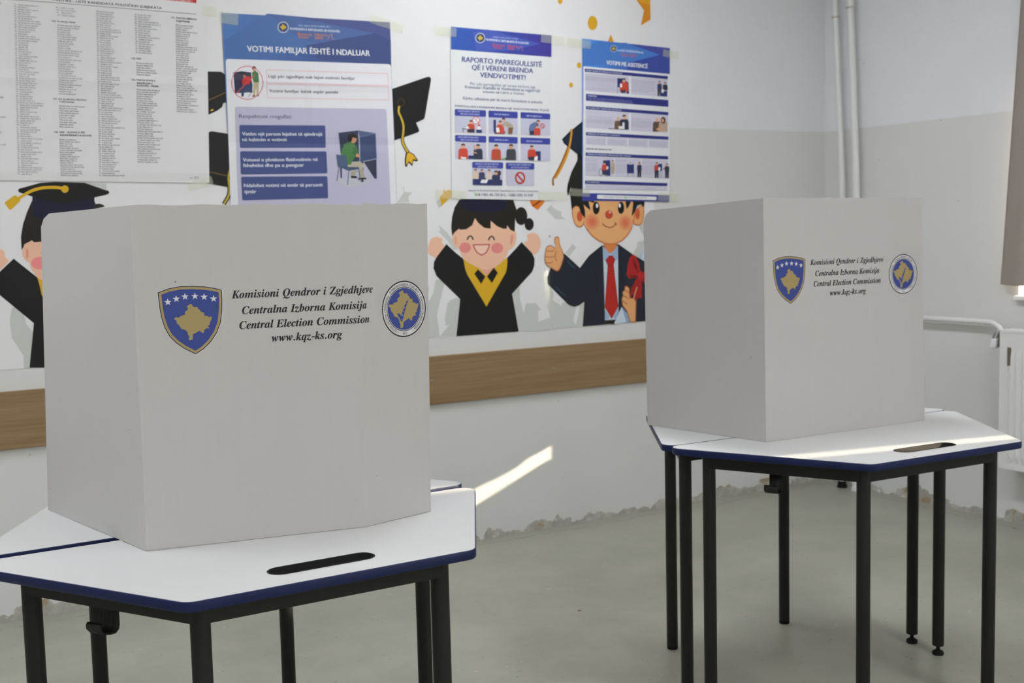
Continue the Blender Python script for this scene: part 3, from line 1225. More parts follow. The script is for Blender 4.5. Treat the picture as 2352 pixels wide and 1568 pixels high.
# outlines of the serif bold italic letters printed on the booths (advance, Bezier loops: handle, point, handle)
GLYPHS = json.loads(''.join([
    '{"C":[440,[[[278,-11,202,-11,164,-11],[132,-4,104,10,77,24],[57,45,42,71,27,98],[20,129,20,165,20,198],[26,230,37,262,48,294],[63,324,83,352,103,379],[127,402,154,420,195,449],[240,463,287,463,316,463],[349,458,385,448,388,448],[392,447,397,446,402,444],[405,444,407,444,417,444],[425,450,431,463,437,463],[443,463,449,463,440,411],[430,360,420,308,414,309],[407,309,401,310,401,352],[393,384,377,406',
    ',361,428],[338,439,309,439,278,439],[248,426,222,401,195,375],[171,337,152,287,132,236],[122,188,122,142,122,104],[132,74,151,53,170,31],[196,20,229,20,282,20],[329,49,368,105,374,101],[381,96,387,91,340,23]]]],"E":[441,[[[94,0,-34,0,-34,5],[-34,10,-34,15,-20,15],[-8,17,0,20,9,24],[16,31,22,41,28,51],[34,66,39,85,64,180],[90,274,115,369,117,375],[118,381,119,387,120,392],[120,397,120,401,120,413],',
    '[117,421,109,426,102,430],[90,433,73,435,73,440],[73,445,73,451,193,451],[312,451,432,451,424,409],[415,366,407,324,401,324],[394,324,388,324,388,326],[388,328,388,330,388,366],[379,392,360,407,341,422],[310,429,269,429,257,429],[248,428,242,427,236,425],[232,422,229,418,226,413],[223,407,220,398,207,349],[194,300,181,251,188,251],[194,251,200,251,224,251],[243,253,257,257,272,262],[284,269,293,28',
    '0,303,290],[312,304,320,322,325,322],[331,322,336,322,321,260],[305,198,289,136,284,136],[279,136,274,136,274,141],[275,145,275,149,275,154],[275,158,275,163,275,187],[268,204,256,213,243,223],[223,228,194,228,191,228],[188,228,185,228,182,228],[178,227,175,227,161,176],[148,124,134,73,133,69],[132,63,130,56,128,50],[128,45,128,44,128,36],[131,31,137,28,143,24],[155,23,173,23,205,23],[233,26,256,3',
    '3,279,40],[300,52,319,69,337,85],[355,108,372,136,378,136],[383,136,389,136,376,91],[363,45,350,0,222,0]]]],"I":[249,[[[36,0,-34,0,-34,5],[-34,10,-34,15,-20,15],[-8,17,0,20,9,24],[16,31,22,41,28,51],[34,66,39,85,64,180],[90,274,115,369,117,375],[118,381,119,387,120,392],[120,398,120,404,120,423],[104,433,73,435,73,440],[73,445,73,451,143,451],[213,451,283,451,283,445],[283,440,283,435,268,435],[25',
    '6,433,247,428,239,424],[232,418,227,410,223,402],[217,387,211,365,186,271],[160,176,135,82,131,67],[129,55,129,47,129,27],[145,17,177,15,177,10],[177,5,177,0,107,0]]]],"K":[426,[[[36,0,-34,0,-34,5],[-34,10,-34,15,-20,15],[-8,17,0,20,9,24],[16,31,22,41,28,51],[34,66,39,85,64,180],[90,274,115,369,117,375],[118,381,119,387,120,392],[120,397,120,401,120,413],[117,421,109,426,102,430],[90,433,73,435,73',
    ',440],[73,445,73,451,143,451],[213,451,283,451,283,445],[283,440,283,435,269,435],[258,433,249,429,240,426],[233,419,228,409,222,399],[217,385,212,365,201,324],[190,283,179,242,179,241],[179,240,179,240,179,239],[180,239,180,238,182,240],[184,241,186,242,226,278],[265,314,305,350,339,381],[357,402,357,414,357,426],[345,433,320,436,320,441],[320,446,320,451,367,451],[413,451,459,451,459,445],[459,4',
    '40,459,435,458,435],[456,435,454,435,448,435],[440,431,429,424,418,417],[405,407,389,392,344,351],[300,309,255,267,288,197],[321,127,353,56,360,43],[366,33,372,28,379,22],[389,18,403,17,403,12],[403,6,403,0,340,0],[277,0,214,0,214,6],[214,12,214,17,218,17],[221,17,225,17,238,17],[246,19,251,23,256,26],[258,32,258,40,258,47],[253,61,243,82,222,127],[201,171,180,216,179,219],[177,221,175,221,173,221',
    '],[172,219,171,214,159,170],[147,126,136,82,132,66],[130,54,130,47,130,36],[133,29,141,24,148,19],[160,16,177,15,177,10],[177,5,177,0,107,0]]]],"Q":[478,[[[298,-140,259,-140,238,-140],[210,-134,176,-124,142,-113],[117,-107,101,-107,83,-107],[68,-110,56,-115,44,-120],[36,-122,32,-122,29,-122],[27,-121,25,-119,22,-117],[21,-115,21,-113,21,-109],[28,-102,40,-90,71,-62],[103,-34,134,-6,94,7],[65,26,47',
    ',52,28,77],[19,110,19,151,19,182],[24,213,34,243,45,274],[59,302,77,328,95,355],[116,378,140,398,163,418],[189,434,216,445,243,456],[270,462,298,462,350,462],[390,448,417,420,445,393],[459,353,459,301,459,269],[454,238,443,208,433,178],[419,150,401,124,382,98],[362,75,339,55,316,35],[291,20,265,9,239,-2],[213,-8,187,-8,178,-8],[171,-10,167,-12,163,-14],[152,-25,134,-45,138,-45],[143,-45,147,-45,15',
    '9,-45],[172,-46,188,-49,204,-51],[222,-55,241,-60,280,-71],[306,-77,320,-77,362,-77],[397,-58,426,-21,430,-26],[435,-31,439,-36,416,-72],[390,-98,361,-115,332,-131]],[[137,13,181,13,204,13],[225,22,244,39,264,55],[281,78,297,108,313,137],[326,171,337,208,354,266],[363,313,363,352,363,410],[340,439,294,439,264,439],[237,423,212,391,186,359],[164,313,144,253,125,193],[116,143,116,100,116,42]]]],"Z":',
    '[399,[[[105,0,-7,0,-7,6],[-7,13,-7,19,90,154],[188,290,286,426,274,426],[262,426,250,426,221,426],[195,423,174,416,152,410],[132,399,115,385,98,370],[81,351,65,327,59,328],[53,328,46,329,59,370],[71,410,83,451,186,451],[290,451,393,451,393,442],[393,433,393,424,298,291],[202,158,107,24,124,24],[142,24,160,24,205,24],[242,33,272,50,303,67],[328,94,349,132,355,132],[361,132,367,132,355,88],[342,44,3',
    '30,0,217,0]]]],"a":[336,[[[75,-9,53,-9,32,-9],[14,-1,1,14,-12,29],[-19,49,-19,73,-19,97],[-14,122,-5,147,4,173],[16,197,32,220,47,242],[65,261,84,276,113,298],[140,310,165,310,193,310],[209,295,214,265,218,278],[221,290,225,303,249,303],[273,303,297,303,278,238],[260,173,241,108,237,94],[234,82,232,74,229,65],[228,59,228,56,228,45],[232,40,238,40,250,40],[266,56,285,87,290,84],[295,81,300,78,266,2',
    '0],[231,-9,197,-9,169,-9],[155,6,155,34,155,39],[156,45,157,52,158,59],[160,67,162,75,145,47],[128,26,111,12,94,-2]],[[74,41,93,41,103,41],[113,46,124,56,134,66],[143,79,152,95,161,111],[169,128,176,147,183,166],[189,184,192,202,196,219],[198,235,198,248,198,270],[189,281,172,281,162,281],[152,275,141,264,130,252],[119,237,109,219,99,201],[90,181,83,159,77,143],[72,128,70,115,67,102],[65,91,65,81,',
    '65,54]]]],"b":[322,[[[114,-9,77,-9,62,-9],[48,-7,34,-3,21,1],[10,6,1,12,-7,18],[-11,25,-11,31,-11,36],[-10,43,-7,52,23,159],[53,267,83,375,88,394],[91,406,91,412,91,420],[88,426,84,429,79,432],[71,433,59,433,56,433],[52,433,48,433,48,439],[48,445,48,451,69,453],[91,455,115,458,138,462],[163,466,189,470,169,398],[149,326,129,255,156,291],[186,310,218,310,240,310],[257,302,271,286,284,271],[291,249,',
    '291,221,291,197],[286,173,276,148,267,123],[254,99,237,77,220,55],[201,37,179,23,148,1]],[[77,15,91,15,103,15],[115,19,127,29,139,38],[149,50,159,65,169,80],[178,97,185,116,193,134],[199,152,203,171,207,190],[210,207,210,223,210,236],[207,246,201,253,196,260],[188,263,179,263,161,263],[146,253,134,232,127,222],[121,209,115,193,109,178],[103,159,97,138,90,115],[83,92,77,69,72,53],[70,41,70,33,70,21',
    ']]]],"c":[277,[[[142,-9,93,-9,60,-9],[35,0,17,19,0,38],[-9,64,-9,97,-9,130],[-1,163,16,195,33,228],[57,255,88,277,118,299],[149,310,179,310,202,310],[221,304,235,291,249,279],[257,265,257,249,257,235],[253,224,245,216,237,208],[227,203,214,203,202,203],[193,207,186,213,179,219],[176,227,176,238,176,244],[178,251,182,258,186,265],[189,271,189,275,189,284],[183,289,173,289,162,289],[151,283,139,270,',
    '128,258],[117,242,107,223,98,203],[90,182,84,161,78,139],[75,118,75,99,75,78],[79,62,88,51,97,40],[109,34,123,34,150,34],[177,55,204,96,210,92],[216,88,222,83,186,21]]]],"d":[334,[[[77,-9,55,-9,33,-9],[16,-2,3,14,-9,30],[-15,52,-15,82,-15,103],[-12,125,-4,148,4,171],[15,193,29,215,43,236],[59,255,78,272,107,297],[135,310,164,310,182,310],[199,304,213,294,221,323],[229,352,238,381,240,388],[241,394',
    ',242,399,243,404],[243,409,243,412,243,420],[240,426,234,428,228,431],[218,433,205,433,205,439],[205,445,205,451,226,453],[248,456,271,459,294,462],[318,466,343,470,307,341],[272,212,237,83,235,74],[233,66,232,60,230,55],[230,50,230,48,230,43],[232,41,238,41,243,41],[248,45,255,52,262,60],[271,72,281,89,287,85],[292,81,297,78,278,49],[261,28,246,13,231,-2],[215,-9,198,-9,171,-9],[157,5,157,35,157,',
    '47],[159,61,164,76,147,47],[130,26,113,12,96,-2]],[[87,42,96,42,106,42],[117,47,127,58,137,69],[147,82,156,99,165,116],[173,134,180,153,187,172],[192,191,196,208,200,225],[201,238,201,249,201,272],[193,283,177,283,169,283],[160,279,149,269,139,259],[130,247,120,231,110,216],[101,199,93,181,85,162],[79,144,74,126,69,108],[66,92,66,79,66,67],[69,58,75,51,80,45]]]],"e":[269,[[[140,-9,87,-9,58,-9],[34',
    ',0,16,19,-2,38],[-11,64,-11,98,-11,122],[-5,147,6,172,17,196],[31,219,49,240,67,261],[88,278,109,290,131,303],[154,310,176,310,199,310],[217,304,230,293,243,282],[249,267,249,248,249,221],[235,197,207,174,178,151],[135,134,79,124,76,112],[75,100,75,88,75,72],[79,59,87,50,95,40],[107,36,122,36,147,36],[171,56,195,95,202,91],[208,87,214,83,182,21]],[[95,193,84,146,105,151],[124,160,140,171,157,183],',
    '[170,197,179,212,189,228],[193,244,193,260,193,269],[191,276,187,280,183,285],[178,287,171,287,156,287],[142,275,126,252,109,228]]]],"g":[298,[[[108,-139,77,-139,36,-139],[4,-132,-18,-119,-40,-105],[-51,-88,-51,-66,-51,-50],[-44,-36,-31,-25,-17,-14],[4,-4,33,5,9,20],[-3,35,-3,51,-3,63],[2,73,12,83,21,93],[36,103,57,114,41,124],[28,135,20,147,13,159],[9,173,9,189,9,210],[15,230,28,248,41,267],[58,2',
    '82,79,293,101,304],[124,310,149,310,185,310],[216,299,244,277,263,277],[283,277,302,277,301,267],[300,258,299,248,286,248],[274,248,261,248,262,245],[263,241,263,237,264,233],[264,229,264,225,264,202],[257,182,244,164,231,145],[213,131,191,120,169,109],[145,104,118,104,107,104],[95,105,83,106,72,99],[66,91,66,84,66,75],[75,68,93,63,105,60],[119,56,135,50,151,45],[167,39,182,32,197,25],[208,17,216,',
    '9,227,-4],[233,-19,233,-36,233,-56],[226,-74,213,-90,199,-105],[181,-117,158,-126,135,-135]],[[96,125,116,125,128,125],[139,131,149,142,160,154],[168,169,175,188,181,206],[185,226,185,246,185,274],[175,287,156,287,144,287],[132,281,122,269,111,256],[102,240,96,222,89,203],[86,184,86,164,86,138]],[[63,-117,85,-117,108,-117],[127,-112,141,-102,155,-92],[162,-80,162,-66,162,-51],[154,-40,138,-32,123,',
    '-24],[97,-15,60,-4,25,-20],[7,-39,7,-62,7,-77],[15,-91,30,-101,44,-112]]]],"h":[357,[[[247,-9,210,-9,180,-9],[165,7,165,41,165,51],[168,65,173,84,178,103],[185,126,194,153,202,176],[209,199,217,222,221,233],[223,242,223,246,223,256],[219,261,210,261,186,261],[160,235,131,185,102,133],[79,72,63,0,36,0],[9,0,-19,0,15,125],[48,249,82,374,85,385],[87,393,88,399,89,405],[90,409,90,411,90,420],[88,425,8',
    '3,428,78,431],[70,433,58,433,55,433],[51,433,48,433,48,439],[48,445,48,451,66,452],[87,454,110,457,133,460],[159,465,187,470,163,379],[139,288,115,197,140,235],[163,264,184,282,206,300],[228,310,253,310,286,310],[303,293,303,259,303,241],[296,211,282,170,271,138],[261,107,250,75,249,72],[248,69,247,65,246,62],[246,59,246,57,246,48],[249,43,257,43,266,43],[283,61,306,98,310,95],[315,92,320,89,284,2',
    '4]]]],"i":[194,[[[144,371,132,371,119,371],[109,376,100,384,92,393],[87,403,87,416,87,428],[92,439,100,447,109,456],[119,460,132,460,144,460],[154,456,163,447,172,439],[176,428,176,416,176,403],[172,393,163,384,154,376]],[[86,-8,49,-8,34,-8],[22,-4,13,5,5,14],[1,26,1,41,1,47],[2,55,4,64,6,74],[8,81,10,87,21,128],[33,170,44,211,47,221],[49,230,51,237,52,244],[53,249,53,254,53,266],[44,273,26,273,24',
    ',273],[21,273,19,273,19,278],[19,284,19,289,44,292],[67,295,89,299,111,302],[131,306,150,310,130,235],[109,160,89,85,86,72],[84,62,84,55,84,47],[88,42,95,42,105,42],[121,58,142,90,146,87],[151,84,155,81,121,21]]]],"j":[178,[[[148,371,136,371,123,371],[112,376,104,384,95,393],[91,403,91,416,91,428],[95,439,104,447,112,456],[123,460,136,460,148,460],[158,456,167,447,176,439],[180,428,180,416,180,403',
    '],[176,393,167,384,158,376]],[[-28,-140,-66,-140,-86,-140],[-102,-135,-115,-125,-127,-115],[-134,-102,-134,-87,-134,-75],[-131,-66,-124,-59,-118,-52],[-110,-49,-99,-49,-90,-49],[-82,-52,-76,-58,-70,-64],[-66,-71,-66,-80,-66,-88],[-68,-94,-72,-98,-76,-103],[-78,-107,-78,-110,-78,-115],[-73,-118,-64,-118,-53,-118],[-44,-111,-38,-99,-31,-87],[-24,-68,-17,-42,6,51],[30,144,54,237,55,240],[56,243,56,24',
    '5,57,248],[57,251,57,254,57,266],[48,273,29,273,27,273],[25,273,23,273,23,278],[22,284,22,289,47,292],[71,295,92,299,114,302],[134,306,153,310,129,217],[106,125,82,32,67,-26],[48,-70,25,-98,3,-126]]]],"k":[323,[[[236,-9,204,-9,183,-9],[166,0,154,19,142,39],[130,80,120,144,112,138],[104,132,96,126,85,84],[74,42,63,0,36,0],[9,0,-19,0,15,125],[48,249,82,374,85,385],[87,393,88,399,89,405],[90,409,90,4',
    '11,90,420],[88,425,83,428,78,431],[70,433,58,433,55,433],[51,433,48,433,48,439],[48,445,48,451,66,452],[87,454,110,457,133,460],[159,465,187,470,160,368],[133,266,106,165,127,180],[144,194,158,206,172,217],[183,226,191,234,206,248],[213,259,213,267,213,274],[210,279,206,281,201,284],[192,285,181,286,181,292],[181,298,181,304,226,304],[272,304,318,304,318,298],[318,292,318,286,312,285],[306,284,300',
    ',282,294,281],[289,279,284,276,279,273],[269,266,253,254,236,241],[215,224,189,201,193,173],[197,148,201,128,205,108],[209,91,212,79,220,54],[229,42,240,42,253,42],[265,56,277,83,282,81],[287,78,292,76,265,19]]]],"l":[173,[[[59,-9,40,-9,24,-9],[12,-5,3,3,-6,12],[-10,24,-10,40,-10,47],[-9,54,-8,61,-6,69],[-4,77,-2,85,24,180],[51,276,77,371,84,394],[87,409,87,414,87,427],[77,433,58,433,56,433],[54,4',
    '33,52,433,52,439],[52,444,52,450,101,456],[145,463,183,470,148,342],[114,214,79,86,78,81],[76,75,75,69,73,62],[73,57,73,54,73,45],[76,41,83,41,94,41],[110,57,131,89,135,85],[140,82,144,79,126,49],[109,26,93,12,77,-2]]]],"m":[525,[[[399,-8,380,-8,350,-8],[335,9,335,42,335,51],[338,66,343,85,348,103],[355,126,364,154,372,177],[379,199,387,222,391,234],[393,242,393,247,393,257],[389,261,380,261,361,2',
    '61],[341,245,318,214,296,182],[273,132,250,62,243,41],[236,21,230,0,204,0],[178,0,152,0,175,74],[198,148,220,222,224,234],[226,243,226,247,226,257],[221,261,213,261,202,261],[190,255,177,244,164,232],[151,214,136,190,122,166],[109,139,97,107,85,76],[75,40,66,0,39,0],[13,0,-14,0,5,70],[24,141,42,211,46,223],[48,233,50,240,51,247],[52,252,52,254,52,266],[43,273,24,273,22,273],[20,273,18,273,18,278],',
    '[17,284,17,289,56,294],[101,301,151,310,139,271],[128,232,116,193,141,233],[165,263,187,281,209,300],[232,310,256,310,289,310],[306,293,306,260,306,251],[304,237,299,217,320,249],[341,272,361,287,380,302],[401,310,422,310,456,310],[473,293,473,260,473,242],[466,212,452,171,441,139],[430,107,420,76,419,73],[418,70,417,66,416,63],[416,60,416,58,416,48],[419,44,426,44,433,44],[439,48,446,56,449,59],[',
    '453,64,457,70,461,76],[466,83,471,91,476,87],[481,84,486,81,467,51],[450,29,433,14,417,-1]]]],"n":[357,[[[232,-9,213,-9,183,-9],[168,7,168,41,168,51],[170,65,175,84,180,103],[187,126,197,153,205,176],[212,199,220,222,224,233],[226,242,226,246,226,256],[221,261,213,261,190,261],[164,237,136,190,122,166],[109,139,97,107,85,76],[75,40,66,0,39,0],[13,0,-14,0,5,70],[24,141,42,211,46,223],[48,233,50,240',
    ',51,247],[52,252,52,254,52,266],[43,273,24,273,22,273],[20,273,18,273,18,278],[17,284,17,289,56,294],[101,301,151,310,139,271],[128,232,116,193,141,233],[165,263,187,281,209,300],[232,310,256,310,289,310],[306,293,306,259,306,252],[305,241,301,226,298,211],[292,192,285,170,261,97],[248,60,248,57,248,48],[252,43,260,43,266,43],[273,47,279,55,286,63],[294,74,304,90,309,87],[314,83,319,80,300,50],[28',
    '2,28,266,13,249,-2]]]],"o":[316,[[[122,-9,96,-9,65,-9],[40,0,20,20,0,39],[-10,65,-10,98,-10,123],[-5,147,6,172,16,197],[30,220,48,241,66,262],[86,278,107,291,129,303],[152,310,175,310,210,310],[237,300,256,281,275,262],[285,236,285,203,285,179],[280,155,270,130,260,105],[246,82,228,61,211,40],[191,23,168,10,146,-3]],[[81,13,103,13,114,13],[124,19,134,30,143,41],[153,56,162,74,170,92],[178,111,184,',
    '132,191,152],[196,172,200,191,204,211],[206,227,206,240,206,272],[194,288,172,288,162,288],[151,283,141,272,131,261],[122,247,113,229,104,212],[97,193,90,172,84,151],[79,131,75,111,71,91],[69,74,69,58,69,28]]]],"q":[321,[[[130,-139,75,-139,75,-133],[75,-127,75,-121,85,-121],[94,-120,99,-118,105,-116],[110,-111,113,-105,117,-98],[121,-88,124,-75,136,-29],[148,16,161,62,145,38],[129,20,114,8,98,-4],',
    '[80,-9,60,-9,38,-9],[21,-2,9,14,-3,30],[-9,52,-9,82,-9,103],[-5,125,2,148,10,171],[21,193,35,215,49,236],[65,255,83,272,110,297],[138,310,167,310,187,310],[204,302,220,287,221,293],[223,298,224,304,250,304],[276,304,302,304,270,182],[237,60,205,-62,201,-78],[199,-88,199,-94,199,-104],[202,-111,208,-115,214,-119],[225,-121,240,-122,240,-127],[240,-133,240,-139,185,-139]],[[83,42,102,42,112,42],[122',
    ',47,132,57,142,67],[152,80,161,96,169,113],[178,130,185,149,192,168],[197,186,201,204,206,223],[208,238,208,252,208,273],[199,283,183,283,175,283],[166,279,156,270,147,262],[138,250,129,236,120,223],[112,208,104,192,97,176],[91,161,87,147,78,118],[73,95,73,79,73,54]]]],"r":[261,[[[13,0,-14,0,5,70],[24,141,42,211,46,223],[48,233,50,240,51,247],[52,252,52,254,52,266],[43,273,24,273,22,273],[20,273,1',
    '8,273,18,278],[17,284,17,289,56,294],[101,301,151,310,139,269],[126,229,114,189,125,210],[135,228,144,243,154,258],[163,271,171,280,180,289],[188,297,197,302,205,307],[214,310,222,310,247,310],[259,295,259,265,259,250],[256,239,249,230,242,222],[232,218,220,218,207,218],[195,224,186,238,184,240],[182,241,180,241,167,241],[149,219,127,175,116,152],[105,126,95,97,84,68],[75,36,66,0,39,0]]]],"s":[253',
    ',[[[110,-9,91,-9,75,-9],[54,-5,28,5,24,6],[20,7,15,7,6,7],[-1,3,-7,-7,-13,-6],[-18,-5,-24,-4,-18,34],[-13,71,-7,109,0,108],[6,107,13,105,17,45],[40,14,81,14,107,14],[120,27,120,52,120,60],[118,68,114,77,110,86],[104,95,95,106,86,117],[77,128,69,138,56,155],[46,171,39,185,32,200],[28,214,28,228,28,251],[37,271,53,286,70,301],[91,309,116,309,133,309],[154,305,179,298,182,297],[184,297,186,296,188,29',
    '5],[190,295,192,295,201,295],[208,299,212,307,218,307],[224,307,230,307,225,273],[220,239,215,205,209,206],[203,206,197,207,188,261],[167,288,134,288,123,288],[114,285,107,278,100,272],[97,264,97,255,97,240],[106,223,124,202,131,193],[139,184,146,176,153,167],[159,158,165,149,173,138],[179,127,183,116,188,105],[190,94,190,82,190,65],[186,49,177,36,169,22],[157,11,142,3,127,-5]]]],"t":[185,[[[51,-9',
    ',30,-9,0,-9],[-15,7,-15,39,-15,43],[-15,47,-14,52,-14,58],[-13,64,-11,70,8,138],[26,206,45,273,34,273],[24,273,13,273,13,281],[13,289,13,297,60,313],[101,347,134,398,143,398],[153,398,162,398,152,365],[143,333,134,300,151,300],[169,300,187,300,184,291],[182,282,179,273,162,273],[144,273,126,273,110,216],[93,160,77,103,74,93],[72,84,70,77,68,69],[67,62,67,56,67,46],[71,41,77,41,88,41],[105,59,128,9',
    '5,133,91],[139,88,144,85,125,54],[106,30,88,14,70,-1]]]],"v":[284,[[[53,-9,48,-9,48,2],[48,14,48,26,48,78],[47,122,45,155,44,189],[41,214,38,229,32,260],[21,275,5,274,3,274],[1,274,-1,273,-2,279],[-2,285,-2,291,31,297],[64,303,97,310,103,310],[109,290,115,251,120,212],[123,168,123,118,123,108],[123,98,123,89,137,104],[150,119,160,132,170,146],[178,158,185,169,198,191],[204,205,204,213,204,221],[19',
    '9,230,189,240,180,251],[175,261,175,271,175,282],[178,292,186,299,193,306],[203,310,214,310,226,310],[235,306,243,298,250,289],[254,279,254,265,254,240],[241,207,215,167,190,127],[150,81,97,27,86,15],[74,3,62,-9,58,-9]]]],"w":[420,[[[54,-10,48,-10,48,2],[48,13,48,25,48,77],[47,120,45,154,44,188],[41,212,38,228,32,260],[21,275,5,274,3,274],[1,274,-1,273,-2,279],[-2,285,-2,291,31,297],[64,303,97,310',
    ',110,310],[119,250,124,132,159,191],[194,250,229,310,235,310],[240,310,246,310,253,235],[260,161,267,87,281,102],[293,117,303,130,313,144],[321,156,327,167,333,179],[338,188,341,196,344,204],[346,210,346,214,346,222],[341,231,330,240,320,250],[314,260,314,271,314,283],[318,292,325,300,332,307],[342,311,353,311,366,311],[376,307,383,298,390,290],[394,278,394,264,394,216],[344,136,245,25,235,14],[22',
    '5,2,216,-9,209,-9],[203,-10,197,-10,191,53],[185,116,179,179,142,116],[105,54,68,-9,61,-9]]]],"z":[260,[[[176,-52,154,-52,137,-52],[121,-48,105,-41,90,-34],[73,-24,56,-13,39,-1],[26,5,17,5,10,5],[2,2,-7,-5,-15,-13],[-21,-16,-24,-16,-32,-16],[-36,-13,-36,-6,-36,-3],[-35,-1,-34,0,31,79],[95,158,159,238,132,238],[104,238,77,238,64,238],[55,237,48,235,42,234],[37,230,34,225,30,220],[26,211,20,198,15,1',
    '98],[9,198,3,198,13,232],[23,267,32,301,103,301],[174,301,244,301,181,225],[118,149,54,73,74,66],[90,54,101,38,113,23],[122,7,129,-9,136,-24],[144,-32,155,-32,159,-32],[162,-31,165,-30,167,-28],[169,-26,169,-24,169,-22],[168,-20,168,-18,167,-16],[166,-15,165,-14,161,-8],[159,-3,157,2,156,6],[156,9,156,11,156,21],[159,29,165,35,171,41],[180,44,191,44,214,44],[226,32,226,8,226,-7],[220,-21,207,-33,1',
    '94,-46]]]]}',
]))

# ================================================================== cardboard voting booths
def star5(cx, cy, r, rot=PI / 2, k=0.382):
    return [Vector((cx + (r if i % 2 == 0 else r * k) * math.cos(rot + i * PI / 5), cy + (r if i % 2 == 0 else r * k) * math.sin(rot + i * PI / 5))) for i in range(10)]


# outline of the gold map shape, in the units of the picture of the shield (1568 px square)
MAP = [(720, 515), (800, 468), (830, 490), (832, 518), (870, 538), (912, 532), (935, 560), (940, 582), (968, 592), (975, 625), (1045, 655), (1042, 708), (1112, 722), (1125, 742), (1175, 735), (1188, 752), (1172, 800), (1150, 835), (1135, 898), (1098, 908), (1130, 962), (1070, 958), (1028, 992), (1020, 1045), (985, 1045), (965, 1015), (935, 1000), (860, 1040), (812, 1062), (805, 1140), (800, 1160), (762, 1175), (735, 1165), (728, 1140), (745, 1110), (720, 1060), (712, 1015), (680, 972), (600, 945), (580, 900), (548, 858), (520, 835), (520, 780), (478, 758), (485, 728), (515, 715), (565, 728), (595, 698), (690, 672), (680, 635), (700, 605), (735, 590), (748, 552), (730, 540)]


class Print:
    """printing laid out on the unrolled card: u to the right, v up, metres"""
    def __init__(s):
        s.v, s.f, s.mi, s.mats, s.ly = [], [], [], [], []
        s.n = 0

    def add(s, vs, fs, mat):
        s.n += 1
        b = len(s.v)
        s.v += [(p[0], p[1]) for p in vs]
        s.ly += [s.n] * len(vs)
        if mat not in s.mats:
            s.mats.append(mat)
        k = s.mats.index(mat)
        for f in fs:
            s.f.append(tuple(i + b for i in f))
            s.mi.append(k)

    def poly(s, loops, mat):
        vs, tri = tess(loops)
        s.add(vs, tri, mat)

    def ring(s, cx, cy, r0, r1, mat, n=64):
        vs = [(cx + r * math.cos(2 * PI * i / n), cy + r * math.sin(2 * PI * i / n)) for r in (r0, r1) for i in range(n)]
        s.add(vs, [(i, (i + 1) % n, n + (i + 1) % n, n + i) for i in range(n)], mat)

    def disc(s, cx, cy, r, mat, n=56):
        s.poly([[Vector((cx + r * math.cos(2 * PI * i / n), cy + r * math.sin(2 * PI * i / n))) for i in range(n)]], mat)


P_BLUE = plain('print_blue', (0.029, 0.056, 0.26), 0.55, noise=0.03)
P_NAVY = plain('print_navy_outline', (0.006, 0.008, 0.05), 0.55, noise=0.03)
P_GOLD = plain('print_gold', (0.37, 0.28, 0.115), 0.55, noise=0.03)
P_WHITE = plain('print_white', (0.68, 0.675, 0.685), 0.6, noise=0.02)
P_BLACK = plain('print_black', (0.008, 0.008, 0.008), 0.55, noise=0.03)


def bez_flat(spl, n=4):
    out = []
    N = len(spl)
    for i in range(N):
        a, b = spl[i], spl[(i + 1) % N]
        p0, p1, p2, p3 = Vector(a[2:4]), Vector(a[4:6]), Vector(b[0:2]), Vector(b[2:4])
        straight = abs((p1 - p0).cross(p3 - p0)) + abs((p2 - p0).cross(p3 - p0)) < 40 * 2 and (p3 - p0).length > 0
        k = 1 if straight else n
        for j in range(k):
            t = j / k
            out.append(p0 * (1 - t) ** 3 + p1 * 3 * t * (1 - t) ** 2 + p2 * 3 * t * t * (1 - t) + p3 * t ** 3)
    return out


GL = {}


def serif(ch):
    if ch in GL:
        return GL[ch]
    if ch == ' ':
        r = (185, [], [])
    elif ch == '.':
        pts = [Vector((62 + 45 * math.cos(2 * PI * i / 16), 36 + 45 * math.sin(2 * PI * i / 16))) for i in range(16)]
        vs, tri = tess([pts])
        r = (185, vs, tri)
    elif ch == '-':
        vs, tri = tess([[Vector((20, 125)), Vector((190, 125)), Vector((204, 185)), Vector((34, 185))]])
        r = (225, vs, tri)
    else:
        adv, spl = GLYPHS[ch]
        loops = [bez_flat(s_) for s_ in spl]
        area = lambda l: sum(l[i - 1].cross(l[i]) for i in range(len(l))) / 2
        loops.sort(key=lambda l: -abs(area(l)))
        V, T = [], []
        used = [False] * len(loops)
        for i, lp in enumerate(loops):
            if used[i]:
                continue
            grp = [lp]
            for j in range(i + 1, len(loops)):
                if not used[j] and inside(loops[j][0], lp):
                    grp.append(loops[j])
                    used[j] = True
            vs, tri = tess(grp)
            T += [tuple(k + len(V) for k in f) for f in tri]
            V += vs
        r = (adv, V, T)
    GL[ch] = r
    return r


def serif_line(pr, s, u0, u1, v, mat, kern=0):
    x = 0
    V, T = [], []
    for ch in s:
        adv, vs, tri = serif(ch)
        T += [tuple(k + len(V) for k in f) for f in tri]
        V += [Vector((p.x + x, p.y)) for p in vs]
        x += adv + kern
    a = min(p.x for p in V)
    b = max(p.x for p in V)
    k = (u1 - u0) / (b - a)
    for ex, ey in ((-6, 0), (6, 0), (0, 4), (0, -4)):      # a slightly bolder cut
        pr.add([(u0 + (p.x + ex - a) * k, v + (p.y + ey) * k) for p in V], T, mat)


def arc_text(pr, s, cx, cy, r, mid_deg, span_deg, cap, mat):
    """lettering around a ring, reading clockwise, tops outward"""
    vs, fs = text_mesh(s)
    x0 = min(p.x for p in vs)
    x1 = max(p.x for p in vs)
    for ex in (-0.016, 0.016):
        out = []
        for p in vs:
            t = (p.x + ex - x0) / (x1 - x0) - 0.5
            ang = math.radians(mid_deg - t * span_deg)
            rr = r + p.y * cap / 0.70
            out.append((cx + rr * math.cos(ang), cy + rr * math.sin(ang)))
        pr.add(out, fs, mat)


